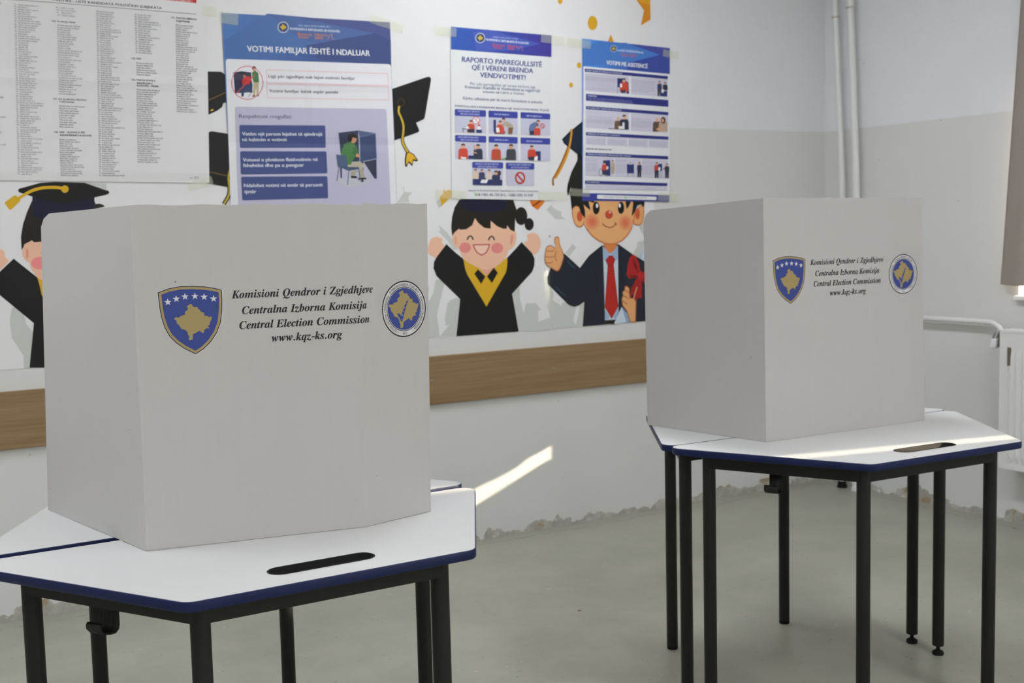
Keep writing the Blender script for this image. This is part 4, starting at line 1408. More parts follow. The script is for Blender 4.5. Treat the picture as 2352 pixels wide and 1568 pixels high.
def booth_print(du, dv=0.0):
    pr = Print()
    # shield
    k = 0.1205 / 1210.0
    S = lambda p: Vector((du + 0.0869 + (p[0] - 845 + 42) * k - 0.0042, 0.3775 + (1448 - p[1]) * k * 1.0))
    def shield(inset):
        top = [(195, 255), (400, 178), (620, 138), (845, 132), (1080, 145), (1250, 172), (1400, 212)]
        right = [(1402, 400), (1390, 620), (1350, 860), (1270, 1050), (1150, 1220), (1010, 1350), (845, 1448)]
        left = [(640, 1330), (490, 1215), (370, 1080), (290, 920), (235, 720), (212, 520)]
        # straighten the slight perspective of the source picture
        fix = lambda p: (p[0], p[1] - 43 * ((1400 - p[0]) / 1205.0) * (1 - (p[1] - 132) / 1316.0))
        L = [S(fix(p)) for p in top + right + left]
        if inset:
            c = Vector((sum(p.x for p in L) / len(L), sum(p.y for p in L) / len(L)))
            n = len(L)
            out = []
            for i in range(n):
                a, b, d = L[i - 1], L[i], L[(i + 1) % n]
                t1, t2 = (b - a).normalized(), (d - b).normalized()
                n1, n2 = Vector((t1.y, -t1.x)), Vector((t2.y, -t2.x))
                m = (n1 + n2)
                m = m / max(0.35, m.length_squared / 2) 
                out.append(b + m * inset)
            return out
        return L
    pr.poly([shield(-0.0008)], P_WHITE)
    pr.poly([shield(0.0)], P_NAVY)
    pr.poly([shield(0.0017)], P_GOLD)
    pr.poly([shield(0.0064)], P_BLUE)
    for x, y in ((375, 428), (535, 370), (700, 330), (886, 325), (1058, 343), (1235, 382)):
        p = S((x, y - 22 * (1400 - x) / 1205.0))
        pr.poly([star5(p.x, p.y, 0.0073)], P_WHITE)
    pr.poly([[S((x, y - 10)) for x, y in MAP]], P_GOLD)
    # four centred lines
    serif_line(pr, 'Komisioni Qendror i Zgjedhjeve', du + 0.1600, du + 0.4460, 0.4830, P_BLACK)
    serif_line(pr, 'Centralna Izborna Komisija', du + 0.1790, du + 0.4290, 0.4515, P_BLACK)
    serif_line(pr, 'Central Election Commission', du + 0.1725, du + 0.4345, 0.4225, P_BLACK)
    serif_line(pr, 'www.kqz-ks.org', du + 0.2340, du + 0.3750, 0.3945, P_BLACK)
    # round seal
    cx, cy, R = du + 0.5272, 0.4440, 0.0592
    pr.disc(cx, cy, R + 0.0010, P_WHITE)
    pr.ring(cx, cy, R - 0.0029, R, P_BLACK)
    pr.ring(cx, cy, 0.0450, 0.0466, P_BLACK)
    pr.disc(cx, cy, 0.0440, P_BLUE)
    km = 0.080 / 710.0
    MP = lambda p: Vector((cx + (p[0] - 840) * km, cy - (p[1] - 820) * km))
    pr.poly([[MP(p) for p in MAP]], P_GOLD)
    # tick across the map
    ck = lambda p: Vector((cx + (p[0] - 652) * 0.0001195 * 1.0, cy - (p[1] - 795) * 0.0000940))
    pr.poly([[ck(p) for p in ((490, 905), (520, 875), (545, 895), (583, 950), (600, 880), (650, 740), (700, 640), (752, 570), (757, 590), (720, 680), (680, 800), (640, 930), (610, 1050), (580, 1085), (545, 1000))]], P_BLUE)
    for x, y in ((738, 610), (697, 683), (662, 765), (636, 850), (610, 937), (587, 1028)):
        p = ck((x, y))
        pr.poly([star5(p.x, p.y, 0.0013)], P_WHITE)
    rt = 0.0484
    arc_text(pr, 'KOMISIONI QENDROR I ZGJEDHJEVE', cx, cy, rt, 88, 98, 0.0052, P_BLACK)
    arc_text(pr, 'CENTRALNA IZBORNA KOMISIJA', cx, cy, rt, -16, 88, 0.0052, P_BLACK)
    arc_text(pr, 'CENTRAL ELECTION COMMISSION', cx, cy, rt, 197, 98, 0.0052, P_BLACK)
    for a in (145, 33, -65, -110):
        pr.disc(cx + 0.0510 * math.cos(math.radians(a)), cy + 0.0510 * math.sin(math.radians(a)), 0.0011, P_BLACK, 12)
    # RKS reads upright at the foot of the ring
    vs, fs = text_mesh('RKS')
    x1 = max(p.x for p in vs)
    pr.add([(cx + (p.x / x1 - 0.5) * 0.0115, cy - 0.0540 + p.y * 0.0055 / 0.70) for p in vs], fs, P_BLACK)
    return pr


def panel_solid(bm, quads, th, cut=None, nv=12):
    """card wall made of facets; quads = list of (bottom0, bottom1, top0, top1); outline may lose a corner"""
    pass


def booth(label, rel, base_z, cols, left, du, group, seam=None, dv=0.0, cut=(0.03, 0.03)):
    """cols: list of (bottom xy, top xy, height) fold lines of the front; left: outer edge of the left wing"""
    ox, oy = cols[0][0]
    root = thing('voting_booth', label, 'voting booth', (ox, oy, base_z), 0, group)
    TH_ = 0.0045

    def P(col, t):
        (bx, by), (tx, ty), hh = col
        return Vector((bx + (tx - bx) * t - ox, by + (ty - by) * t - oy, hh * t))

    # ---- front panel with its crease and its printing
    us = [0.0]
    for a, b in zip(cols, cols[1:]):
        us.append(us[-1] + (Vector(b[0]) - Vector(a[0])).length)

    def folds_at(t):
        d0 = (Vector(cols[1][0]) - Vector(cols[0][0])).normalized()
        U = [(Vector(cols[0][1]) - Vector(cols[0][0])).dot(d0) * t]
        for a, b in zip(cols, cols[1:]):
            w = P(b, t) - P(a, t)
            U.append(U[-1] + math.hypot(w.x, w.y))
        return U

    def at(u, v, off=0.0):
        i = 0
        while i < len(us) - 2 and u > us[i + 1]:
            i += 1
        f = (u - us[i]) / (us[i + 1] - us[i])
        hh = cols[i][2] * (1 - f) + cols[i + 1][2] * f
        t = v / hh
        if off > 0:
            # the card leans a little: keep the lettering upright and evenly spaced on it
            U = folds_at(t)
            i = 0
            while i < len(us) - 2 and u > U[i + 1] + 1e-7:
                i += 1
            f = (u - U[i]) / (U[i + 1] - U[i])
        a, b = P(cols[i], t), P(cols[i + 1], t)
        d = (b - a)
        n = Vector((d.y, -d.x, 0)).normalized()      # towards the camera side
        return a.lerp(b, f) + n * off

    bm = bmesh.new()
    NV = 24
    UU = sorted(set([round(us[-1] * i / 40, 5) for i in range(41)] + [round(x, 5) for x in us[1:-1]]))
    grid = {}
    for side, off in (('f', 0.0), ('b', -TH_)):
        for i, u in enumerate(UU):
            hh_i = None
            for j in range(NV + 1):
                f = u / us[-1]
                k = 0
                while k < len(us) - 2 and u > us[k + 1]:
                    k += 1
                ff = (u - us[k]) / (us[k + 1] - us[k])
                hh = cols[k][2] * (1 - ff) + cols[k + 1][2] * ff
                v = hh * j / NV
                if j == NV:
                    v += 0.0012 * math.sin(u * 61) + random.uniform(-0.0006, 0.0006)
                    if seam and abs(u - seam) < 0.009:
                        v -= 0.004
                grid[side, i, j] = bm.verts.new(at(u, v, off))
    n = len(UU) - 1
    for i in range(n):
        for j in range(NV):
            for s_ in 'fb':
                bm.faces.new([grid[s_, i, j], grid[s_, i + 1, j], grid[s_, i + 1, j + 1], grid[s_, i, j + 1]])
        for j in (0, NV):
            bm.faces.new([grid['f', i, j], grid['f', i + 1, j], grid['b', i + 1, j], grid['b', i, j]])
    for i in (0, n):
        for j in range(NV):
            bm.faces.new([grid['f', i, j], grid['f', i, j + 1], grid['b', i, j + 1], grid['b', i, j]])
    bmesh.ops.recalc_face_normals(bm, faces=bm.faces)
    pr = booth_print(du)
    pr.v = [(a_, b_ + dv) for a_, b_ in pr.v]
    pb = bmesh.new()
    pv = [pb.verts.new((u, v, l * 1.0)) for (u, v), l in zip(pr.v, pr.ly)]
    for f, k in zip(pr.f, pr.mi):
        try:
            fc = pb.faces.new([pv[i] for i in f])
            fc.material_index = k + 1
        except ValueError:
            pass
    U1 = folds_at(1.0)
    for k, c in enumerate(us[1:-1]):
        bmesh.ops.bisect_plane(pb, geom=list(pb.verts) + list(pb.edges) + list(pb.faces), plane_co=(c, 0, 0), plane_no=(1, -(U1[k + 1] - c) / cols[k + 1][2], 0), dist=1e-6)
    # split so that no printed face spans the fold unevenly
    remap = {}
    for vtx in pb.verts:
        remap[vtx] = bm.verts.new(at(vtx.co.x, vtx.co.y, 0.00015 + 0.000015 * vtx.co.z))
    for f in pb.faces:
        cen = f.calc_center_median()
        try:
            nf = bm.faces.new([remap[x] for x in f.verts])
        except ValueError:
            continue
        nf.material_index = f.material_index
        nf.normal_update()
        want = at(min(cen.x, us[-1] - 1e-4), 0.3, 1.0) - at(min(cen.x, us[-1] - 1e-4), 0.3, 0.0)
        if nf.normal.dot(want) < 0:
            nf.normal_flip()
    pb.free()
    me = bpy.data.meshes.new('front_panel')
    bm.to_mesh(me)
    bm.free()
    link('front_panel', me, [M_CARD] + pr.mats, root)

    # ---- wings
    def wing(name, inner, outer, sgn, cutr):
        """flat card wing between two fold lines, its upper outer corner cut off"""
        wdt = (Vector(outer[0]) - Vector(inner[0])).length
        hh = outer[2]
        lo = [(0, 0), (1, 0), (1, 1 - cutr[1] / hh), (1 - 0.35 * cutr[0] / wdt, 1 - 0.36 * cutr[1] / hh), (1 - cutr[0] / wdt, 1.0), (0, 1)]
        bmw = bmesh.new()
        def Q(f, t):
            return P(inner, t).lerp(P(outer, t), f)
        d = P(outer, 0) - P(inner, 0)
        nn = Vector((d.y, -d.x, 0)).normalized() * TH_ * sgn
        fr = [bmw.verts.new(Q(*p)) for p in lo]
        bk = [bmw.verts.new(Q(*p) + nn) for p in lo]
        bmw.faces.new(fr)
        bmw.faces.new(bk)
        for i in range(len(lo)):
            j = (i + 1) % len(lo)
            bmw.faces.new((fr[i], fr[j], bk[j], bk[i]))
        return obj(name, bmw, M_CARD, root)

    wing('left_wing', cols[0], left, -1, cut)
    a, b = Vector(cols[-1][0]), Vector(cols[-1][1])
    dl = Vector(left[0]) - Vector(cols[0][0])
    ln = dl.length
    fd = (Vector(cols[-1][0]) - Vector(cols[-2][0])).normalized()
    # the right wing folds back out of the camera's sight
    out_b = a + dl.normalized().lerp(Vector((-0.18, 1.0)), 0.5).normalized() * ln
    wing('right_wing', cols[-1], ((out_b.x, out_b.y), (out_b.x - 0.003, out_b.y), cols[-1][2]), 1, cut)
    return root


BG = 'cardboard voting booths'
b1 = booth('white cardboard voting booth on the left tables, front panel creased near its right edge', '', HT + 0.0008,
           [((0.530, 2.305), (0.5325, 2.3044), 0.6640), ((0.951, 2.228), (0.9629, 2.2229), 0.6605), ((1.118, 2.270), (1.1288, 2.2646), 0.6600)],
           ((0.431, 2.802), (0.453, 2.7985), 0.6600), 0.0185, BG, seam=0.425, dv=-0.0022, cut=(0.054, 0.028))
b2 = booth('white cardboard voting booth on the right tables, front panel flat', '', HT + 0.0005,
           [((2.252, 2.448), (2.2483, 2.4514), 0.6705), ((2.56, 2.4395), (2.553, 2.447), 0.6690), ((2.866, 2.431), (2.8562, 2.4425), 0.6680)],
           ((2.176, 2.888), (2.173, 2.8903), 0.6480), 0.0025, BG)
# yellowed tape holding the left booth to the table joint
bm = bmesh.new()
for i, q in enumerate([(-0.022, 0.108), (-0.012, 0.114), (0.010, 0.046), (-0.004, 0.040)]):
    bm.verts.new((q[0] - 0.006, q[1], 0.0006 + (0.001 if i in (1, 2) else 0)))
bm.verts.ensure_lookup_table()
bm.faces.new(bm.verts)
tp = obj('tape', bm, M_TAPE2, b1)
tp['label'] = 'yellowed strip of tape'

# ================================================================== mural banner on the back wall
INK, HAIR, GOWN = (18, 19, 20), (30, 27, 23), (20, 21, 23)
SKIN, SKIN2, GOLD, CAPN, GREY = (214, 172, 152), (206, 152, 108), (196, 156, 34), (20, 22, 48), (180, 184, 187)
YM = YB - 0.0015
SCR = Crop(0, 0, 1.0)
A = Art(SCR, YM, rough=0.45)
W0 = [on_wall(1493, 0), on_wall(1502, 480)]
MX1 = 3.475
bl = [(-1.15, 0.911), (MX1 - 0.045, 0.914), (MX1, 1.45), (MX1 + 0.015, 2.75), (-1.15, 2.75)]
vs, tri = tess([[Vector(p) for p in bl]])
# right edge of the vinyl follows the star that is cut by it and the strip beside the third poster
e_top, e_mid, e_bot = on_wall(1493, 2), on_wall(1502, 480), on_wall(1489, 738)
edge = [(-1.15, 0.911), (e_bot.x + 0.03, e_bot.y), (e_mid.x, e_mid.y), (e_top.x, e_top.y), (e_top.x, 2.75), (-1.15, 2.75)]
vs, tri = tess([[Vector(p) for p in edge]])
A.raw(vs, tri, (207, 207, 217))
n = len(edge)
b0 = len(A.v)
A.v += [(p[0], YB, p[1]) for p in edge]
for i in range(n):
    j = (i + 1) % n
    A.f.append((b0 - n + i, b0 - n + j, b0 + j, b0 + i))
    A.mi.append(0)

C1 = Crop(0, 400, 300 / 941)
C2 = Crop(960, 430, 300 / 1307)
C3 = Crop(1230, 430, 270 / 1176)
C4 = Crop(1290, 70, 270 / 1033)
C5 = Crop(1000, 0, 640 / 2091)
C6 = Crop(840, 140, 170 / 784)
C7 = Crop(440, 0, 260 / 849)


def pol(c, pts, col, sm=0):
    A.poly(pts, col, smooth=sm, crop=c)


def stk(c, pts, w, col, sm=0, closed=False):
    A.stroke(pts, w, col, smooth=sm, closed=closed, crop=c)


# grey shadow figures in the background
pol(C1, [(85, 960), (70, 1050), (85, 1180), (170, 1310), (170, 1397), (225, 1397), (245, 1150), (190, 1080), (170, 1000), (130, 950)], GREY)
pol(C1, [(600, 62), (765, 68), (768, 120), (700, 130)], GREY)
pol(C2, [(180, 425), (225, 445), (205, 378), (290, 450), (340, 520), (405, 625), (350, 625), (295, 535), (230, 470)], GREY)
pol(C2, [(80, 1000), (110, 995), (90, 1165), (150, 1060), (175, 925), (275, 920), (230, 1100), (190, 1270), (215, 1490), (80, 1512)], GREY)
pol(C2, [(290, 1160), (340, 1120), (420, 1095), (430, 1120), (390, 1482), (215, 1490), (320, 1370), (275, 1390), (268, 1300), (285, 1220)], GREY)
pol(C2, [(940, 1060), (1015, 985), (1020, 1120), (1055, 1260), (1080, 1160), (1180, 1158), (1232, 1230), (1200, 1235), (1205, 1340), (1165, 1365), (1230, 1360), (1320, 1300), (1320, 1430), (990, 1442)], GREY)
pol(C3, [(105, 225), (155, 175), (185, 215), (260, 245), (255, 290), (300, 320), (195, 318), (140, 260)], GREY)
pol(C3, [(300, 650), (370, 565), (402, 605), (330, 697)], GREY)
pol(C3, [(90, 790), (135, 960), (180, 1060), (170, 1130), (220, 1160), (250, 1185), (275, 1150), (330, 1140), (440, 1180), (490, 1130), (470, 1390), (-20, 1427), (-20, 1362), (145, 1300), (105, 1150), (95, 1050)], GREY)
pol(C3, [(410, 1190), (440, 1190), (430, 1260), (400, 1380), (375, 1330)], (207, 207, 217))
pol(C3, [(1015, 545), (1085, 530), (1110, 600), (1020, 720), (975, 660), (1010, 600)], GREY)
pol(C3, [(1030, 390), (1095, 520), (1095, 360), (1060, 340)], GREY)
pol(C3, [(132, 480), (150, 488), (146, 500), (134, 496)], (110, 112, 112))
pol(C6, [(330, 1500), (400, 1390), (390, 1330), (402, 1335), (410, 1388), (492, 1390), (450, 1440), (462, 1500)], GREY)

# ---- child at the left, gown and mortarboard
pol(C1, [(0, 690), (-70, 700), (-60, 560), (-30, 545), (10, 540), (32, 560), (36, 595), (66, 625)], SKIN, 0)
pol(C1, [(98, 608), (270, 745), (330, 800), (520, 800), (600, 1390), (212, 1393), (243, 1072), (0, 872), (-90, 800), (-60, 755), (0, 700)], GOWN)
pol(C1, [(266, 735), (300, 760), (420, 800), (420, 1010), (340, 925), (300, 872), (285, 800)], GOLD)
pol(C1, [(235, 180), (195, 270), (165, 360), (150, 450), (155, 548), (185, 498), (235, 490), (300, 500), (480, 490), (680, 480), (688, 300), (685, 200)], HAIR)
pol(C1, [(158, 560), (175, 505), (230, 476), (245, 490), (310, 485), (520, 470), (520, 770), (400, 800), (330, 780), (262, 740), (222, 680), (212, 640), (180, 618), (162, 590)], SKIN)
pol(C1, [(188, 538), (202, 545), (206, 580), (198, 606), (188, 600)], (205, 140, 122), 5)
A.ell(287, 640, 64, 46, (216, 128, 134), crop=C1)
stk(C1, [(303, 572), (312, 552), (330, 545)], 13, INK, 4)
pol(C1, [(232, 158), (232, 300), (340, 335), (680, 330), (680, 150)], CAPN)
A.poly([(135, 105), (290, 62), (400, 55), (610, 62), (760, 115), (788, 130), (765, 148), (600, 185), (460, 218), (330, 192), (230, 160), (138, 130)], INK, crop=C1)
A.ell(147, 117, 16, 16, INK, crop=C1)
A.ell(768, 131, 17, 15, INK, crop=C1)
pol(C1, [(680, 214), (720, 212), (742, 220), (755, 234), (680, 250)], HAIR)
stk(C1, [(467, 105), (400, 95), (310, 98), (240, 115), (180, 145), (130, 176)], 22, GOLD, 5)
A.ell(467, 107, 27, 27, GOLD, crop=C1)
A.poly([(108, 148), (152, 186), (72, 264), (29, 205)], GOLD, rnd=0.006, crop=C1)

# ---- laughing child with raised arms
pol(C2, [(110, 560), (130, 512), (190, 494), (222, 512), (236, 498), (242, 530), (232, 548), (262, 590), (180, 708), (150, 690), (108, 668), (94, 620)], SKIN, 4)
pol(C2, [(1085, 480), (1105, 468), (1150, 454), (1200, 478), (1227, 550), (1208, 632), (1150, 672), (1062, 562), (1095, 530)], SKIN, 4)
pol(C2, [(283, 568), (375, 655), (452, 716), (470, 800), (683, 830), (880, 800), (893, 702), (980, 610), (1034, 548), (1140, 660), (1165, 715), (1162, 785), (1140, 845), (940, 1065), (1005, 1442), (383, 1489), (420, 1118), (185, 890), (153, 810), (158, 745), (190, 690)], INK)
pol(C2, [(290, 580), (375, 662), (448, 722), (470, 805), (683, 835), (880, 805), (898, 708), (985, 616), (1034, 558), (1132, 665), (1156, 718), (1153, 782), (1132, 840), (930, 1063), (996, 1434), (391, 1480), (428, 1114), (193, 884), (162, 806), (166, 748), (196, 696)], GOWN)
pol(C2, [(452, 718), (600, 800), (760, 800), (893, 698), (890, 780), (878, 850), (860, 880), (683, 1193), (492, 875), (470, 815)], GOLD)
pol(C2, [(598, 820), (672, 893), (630, 967), (562, 865)], INK)
pol(C2, [(756, 803), (796, 855), (738, 958), (688, 893)], INK)
pol(C2, [(590, 790), (650, 850), (682, 888), (720, 845), (775, 785)], (206, 152, 138))
pol(C2, [(342, 470), (400, 400), (560, 300), (740, 320), (890, 385), (975, 440), (984, 505), (970, 575), (940, 615), (905, 628), (885, 690), (830, 755), (770, 800), (700, 825), (640, 820), (580, 795), (485, 745), (435, 690), (400, 605), (360, 590), (342, 530)], SKIN)
pol(C2, [(372, 480), (384, 510), (386, 560), (374, 572), (364, 530)], (210, 146, 130), 4)
pol(C2, [(928, 480), (950, 478), (948, 530), (928, 580), (920, 540)], (206, 140, 126), 4)
pol(C2, [(412, 124), (365, 200), (338, 300), (330, 400), (340, 485), (365, 450), (410, 412), (415, 425), (480, 420), (540, 380), (568, 308), (600, 355), (660, 405), (724, 414), (725, 335), (790, 390), (850, 415), (886, 414), (888, 380), (925, 428), (965, 444), (970, 300), (985, 225), (950, 122)], HAIR)
A.ell(1030, 288, 62, 90, HAIR, crop=C2)
A.ell(1110, 370, 46, 62, HAIR, crop=C2)
pol(C2, [(425, 118), (875, 118), (872, 215), (790, 240), (650, 252), (520, 238), (428, 205)], CAPN)
stk(C2, [(490, 526), (500, 502), (520, 488), (540, 500), (550, 527)], 13, (12, 18, 16), 5)
stk(C2, [(703, 530), (713, 506), (733, 491), (752, 503), (763, 530)], 13, (12, 18, 16), 5)
A.ell(470, 604, 58, 53, (206, 126, 127), crop=C2)
A.ell(790, 608, 60, 53, (206, 126, 127), crop=C2)
mouth = [(550, 575), (712, 572), (702, 612), (680, 652), (635, 680), (592, 655), (565, 615)]
pol(C2, mouth, (222, 184, 172))
stk(C2, mouth, 11, (178, 60, 72), 0, True)
# paper stars and ornaments on the vinyl
pol(C2, [(180, 140), (235, 100), (240, 160), (205, 217)], GREY)
pol(C2, [(255, 2), (272, 42), (305, 22), (345, 40), (338, 92), (290, 132), (228, 192), (226, 150), (212, 95), (250, 68)], (194, 152, 40))
pol(C2, [(1116, 120), (1275, 120), (1250, 165), (1195, 227), (1140, 190), (1122, 155)], (200, 112, 34))
stk(C2, [(1225, 128), (1190, 160), (1145, 185)], 16, (120, 52, 22), 4)
pol(C5, [(1500, -10), (1560, -60), (1608, -60), (1612, 148), (1540, 191), (1563, 80)], (194, 126, 32))
pol(C5, [(1500, -10), (1560, -60), (1608, -60), (1608, 40), (1545, 25)], (200, 146, 36))
pol(C5, [(1315, 257), (1330, 300), (1345, 330), (1285, 330)], (196, 136, 34))
for c in ((1177, 173, 36, 53), (934, 8, 17, 23), (1076, 490, 16, 22), (1016, 638, 14, 19)):
    A.ell(*c, (196, 152, 36), crop=C5)

# ---- tossed caps
pol(C6, [(200, 322), (640, 172), (670, 168), (688, 182), (688, 205), (622, 600), (612, 618), (530, 655), (562, 728), (562, 745), (545, 758), (410, 806), (200, 872)], INK)
stk(C6, [(352, 478), (346, 540), (372, 600), (396, 680), (394, 760), (386, 840), (408, 905), (448, 972)], 36, (22, 24, 16), 6)
A.stroke([(405 + 0, 440), (395, 470), (370, 480), (345, 465), (338, 440), (350, 408), (372, 398), (398, 412)], 7, (70, 55, 26), smooth=5, closed=True, crop=C6)
stk(C6, [(352, 478), (346, 540), (372, 600), (396, 680), (394, 760), (386, 840), (408, 905), (448, 972)], 20, (186, 160, 52), 6)
pol(C6, [(455, 958), (505, 985), (552, 1052), (530, 1065), (502, 1052), (490, 1112), (478, 1105), (455, 1075), (430, 1124), (414, 1112), (410, 1050), (420, 980)], (22, 24, 16))
pol(C6, [(457, 968), (500, 992), (538, 1048), (496, 1040), (488, 1092), (455, 1060), (428, 1108), (423, 1050), (432, 985)], (200, 158, 40))
pol(C7, [(60, 535), (220, 538), (252, 562), (290, 590), (290, 755), (235, 775), (228, 803), (190, 830), (60, 890)], INK)
stk(C7, [(60, 780), (130, 750), (250, 695), (290, 675)], 6, (110, 84, 36))
pol(C7, [(135, 828), (155, 818), (166, 824), (150, 836)], (200, 160, 40))
pol(C7, [(60, 1010), (132, 990), (150, 984), (300, 1008), (300, 1405), (270, 1403), (132, 1378), (60, 1360)], INK)
stk(C7, [(60, 1275), (135, 1290), (270, 1320)], 6, (110, 84, 36))
stk(C7, [(296, 1250), (282, 1290), (276, 1340), (284, 1430), (270, 1480), (240, 1530)], 32, (24, 26, 16), 6)
stk(C7, [(296, 1250), (282, 1290), (276, 1340), (284, 1430), (270, 1480), (240, 1530)], 15, (180, 156, 60), 6)

# ---- smiling child in a suit, thumb up, scroll with a bow
NAVY = (28, 34, 47)
stk(C5, [(1018, 968), (1012, 1040), (990, 1110), (950, 1210), (905, 1300), (880, 1345), (882, 1392)], 14, (150, 96, 24), 5)
pol(C4, [(135, 1085), (135, 1140), (82, 1245), (50, 1350), (42, 1420), (50, 1452), (62, 1440), (78, 1372), (75, 1470), (90, 1600), (240, 1600), (240, 1060)], (30, 30, 28))
pol(C4, [(0, 955), (60, 895), (180, 798), (240, 780), (240, 1160), (180, 1125), (140, 1090), (18, 992)], (8, 12, 18))
pol(C4, [(12, 955), (64, 905), (180, 812), (240, 795), (240, 1140), (180, 1105), (140, 1076), (28, 988)], (26, 38, 56))
stk(C4, [(85, 865), (80, 930), (62, 1030), (30, 1130), (-10, 1215), (-60, 1300)], 16, (196, 138, 40), 5)
# scroll behind the hand
pol(C3, [(1080, 580), (1130, 560), (1130, 840), (1060, 850), (1020, 740)], (184, 198, 218))
pol(C3, [(1085, 590), (1060, 680), (1030, 760), (1020, 740)], (150, 170, 200))
# jacket
pol(C3, [(283, 660), (440, 806), (530, 686), (655, 583), (825, 568), (960, 664), (1118, 760), (1118, 1335), (468, 1391), (486, 1142), (430, 1180), (385, 1194), (330, 1176), (122, 968), (116, 900), (148, 806), (225, 830), (265, 740)], (10, 12, 14))
pol(C3, [(287, 674), (440, 818), (536, 696), (658, 594), (822, 580), (955, 674), (1118, 772), (1118, 1330), (474, 1384), (494, 1128), (428, 1170), (385, 1183), (336, 1166), (134, 962), (128, 904), (156, 820), (228, 842), (272, 745)], NAVY)
stk(C3, [(195, 992), (245, 1045), (300, 1090)], 10, (52, 64, 88), 3)
stk(C3, [(315, 735), (350, 775), (388, 808)], 12, (52, 64, 88), 3)
stk(C3, [(580, 760), (610, 1000), (650, 1220)], 6, (18, 22, 32), 3)
stk(C3, [(840, 700), (860, 900), (900, 960)], 6, (18, 22, 32), 3)
# shirt, tie, belt
pol(C3, [(668, 585), (745, 655), (820, 575), (826, 1245), (790, 1332), (690, 1332), (684, 1000)], (178, 190, 208))
pol(C3, [(668, 585), (742, 660), (700, 740), (680, 730)], (140, 164, 200))
pol(C3, [(820, 575), (745, 660), (795, 735), (818, 720)], (140, 164, 200))
pol(C3, [(688, 1330), (800, 1322), (790, 1370), (688, 1368)], (34, 30, 24))
pol(C3, [(690, 1215), (740, 1300), (700, 1328), (688, 1300)], (140, 164, 200))
pol(C3, [(822, 1210), (775, 1300), (800, 1325), (830, 1240)], (140, 164, 200))
pol(C3, [(675, 560), (815, 555), (795, 615), (742, 664), (695, 615)], (196, 116, 66))
pol(C3, [(718, 775), (778, 775), (825, 1190), (758, 1316), (688, 1198)], (116, 20, 20))
pol(C3, [(722, 780), (772, 780), (818, 1188), (758, 1308), (694, 1194)], (166, 34, 30))
pol(C3, [(735, 680), (768, 685), (793, 722), (774, 788), (720, 788), (696, 728)], (116, 20, 20))
pol(C3, [(738, 687), (765, 691), (786, 722), (770, 782), (724, 782), (703, 728)], (160, 32, 29))
# lower scroll
pol(C3, [(858, 1195), (945, 1345), (780, 1366), (820, 1275)], (184, 198, 218))
pol(C3, [(858, 1195), (920, 1270), (945, 1345), (905, 1348)], (128, 152, 190))
# hands
hl = [(183, 540), (188, 502), (210, 492), (232, 505), (240, 570), (278, 670), (270, 740), (222, 840), (150, 808), (102, 775), (86, 720), (92, 650), (108, 595), (150, 578), (196, 604)]
pol(C3, hl, (150, 86, 52), 4)
pol(C3, [(189, 540), (193, 510), (210, 500), (226, 512), (234, 572), (270, 672), (262, 738), (220, 830), (152, 800), (108, 770), (93, 718), (98, 652), (113, 600), (150, 586), (196, 612)], SKIN2, 4)
for L in ([(104, 636), (150, 640), (186, 630)], [(96, 692), (140, 700), (180, 692)], [(100, 752), (140, 758), (172, 742)], [(205, 640), (190, 690), (210, 740)]):
    stk(C3, L, 7, (146, 84, 52), 4)
pol(C3, [(905, 982), (935, 1005), (942, 1100), (1005, 1110), (1000, 1350), (940, 1350), (905, 1240), (862, 1180), (855, 1110), (868, 1085), (862, 1045), (884, 1025), (886, 992)], (150, 86, 52))
pol(C3, [(906, 990), (928, 1008), (936, 1110), (998, 1118), (992, 1342), (946, 1342), (912, 1236), (870, 1178), (862, 1112), (876, 1085), (870, 1048), (890, 1030), (892, 998)], SKIN2)
for L in ([(888, 1030), (915, 1042), (930, 1060)], [(876, 1085), (905, 1098), (925, 1118)], [(866, 1140), (890, 1152), (912, 1172)]):
    stk(C3, L, 7, (146, 84, 52), 4)
# bow
for P_, c_ in (([(965, 672), (995, 685), (1030, 760), (1045, 850), (1010, 900), (930, 912), (905, 875), (918, 770), (940, 700)], (158, 30, 34)), ([(1055, 850), (1120, 838), (1120, 1010), (1085, 960), (1050, 905)], (158, 30, 34)), ([(1010, 900), (1062, 915), (1056, 1112), (1030, 1105), (985, 1142), (1000, 1040), (938, 1112), (948, 1020)], (150, 28, 32)), ([(960, 700), (1000, 760), (1030, 860), (985, 800)], (104, 16, 22)), ([(925, 880), (1000, 880), (1020, 895), (950, 902)], (104, 16, 22))):
    pol(C3, P_, c_)
A.ell(1046, 880, 27, 42, (172, 36, 38), crop=C3)
stk(C3, [(1010, 1000), (990, 1060), (975, 1120)], 12, (196, 140, 96))
# head
for pts, c_ in (([(372, 200), (400, 186), (440, 205), (480, 280), (484, 350), (462, 390), (430, 398), (392, 372), (366, 300), (360, 240)], (188, 112, 70)), ([(1065, 182), (1082, 215), (1080, 300), (1060, 360), (1025, 381), (985, 372), (970, 340), (985, 260), (1030, 195)], (188, 112, 70))):
    pol(C3, pts, c_, 4)
pol(C3, [(376, 208), (402, 194), (436, 212), (476, 285), (476, 345), (458, 380), (430, 389), (398, 366), (374, 300), (368, 245)], (210, 158, 112), 4)
pol(C3, [(1062, 192), (1074, 218), (1072, 298), (1054, 352), (1024, 372), (990, 364), (980, 338), (992, 262), (1032, 204)], (206, 150, 104), 4)
A.ell(437, 290, 28, 52, (186, 84, 52), crop=C3)
A.ell(1015, 265, 24, 55, (186, 84, 52), crop=C3)
hd = [(450, 60), (462, 200), (478, 330), (505, 420), (560, 490), (620, 535), (690, 565), (745, 574), (800, 566), (865, 535), (920, 480), (960, 410), (985, 300), (1000, 180), (1000, 60)]
pol(C3, hd, (186, 104, 62))
cc = (735, 250)
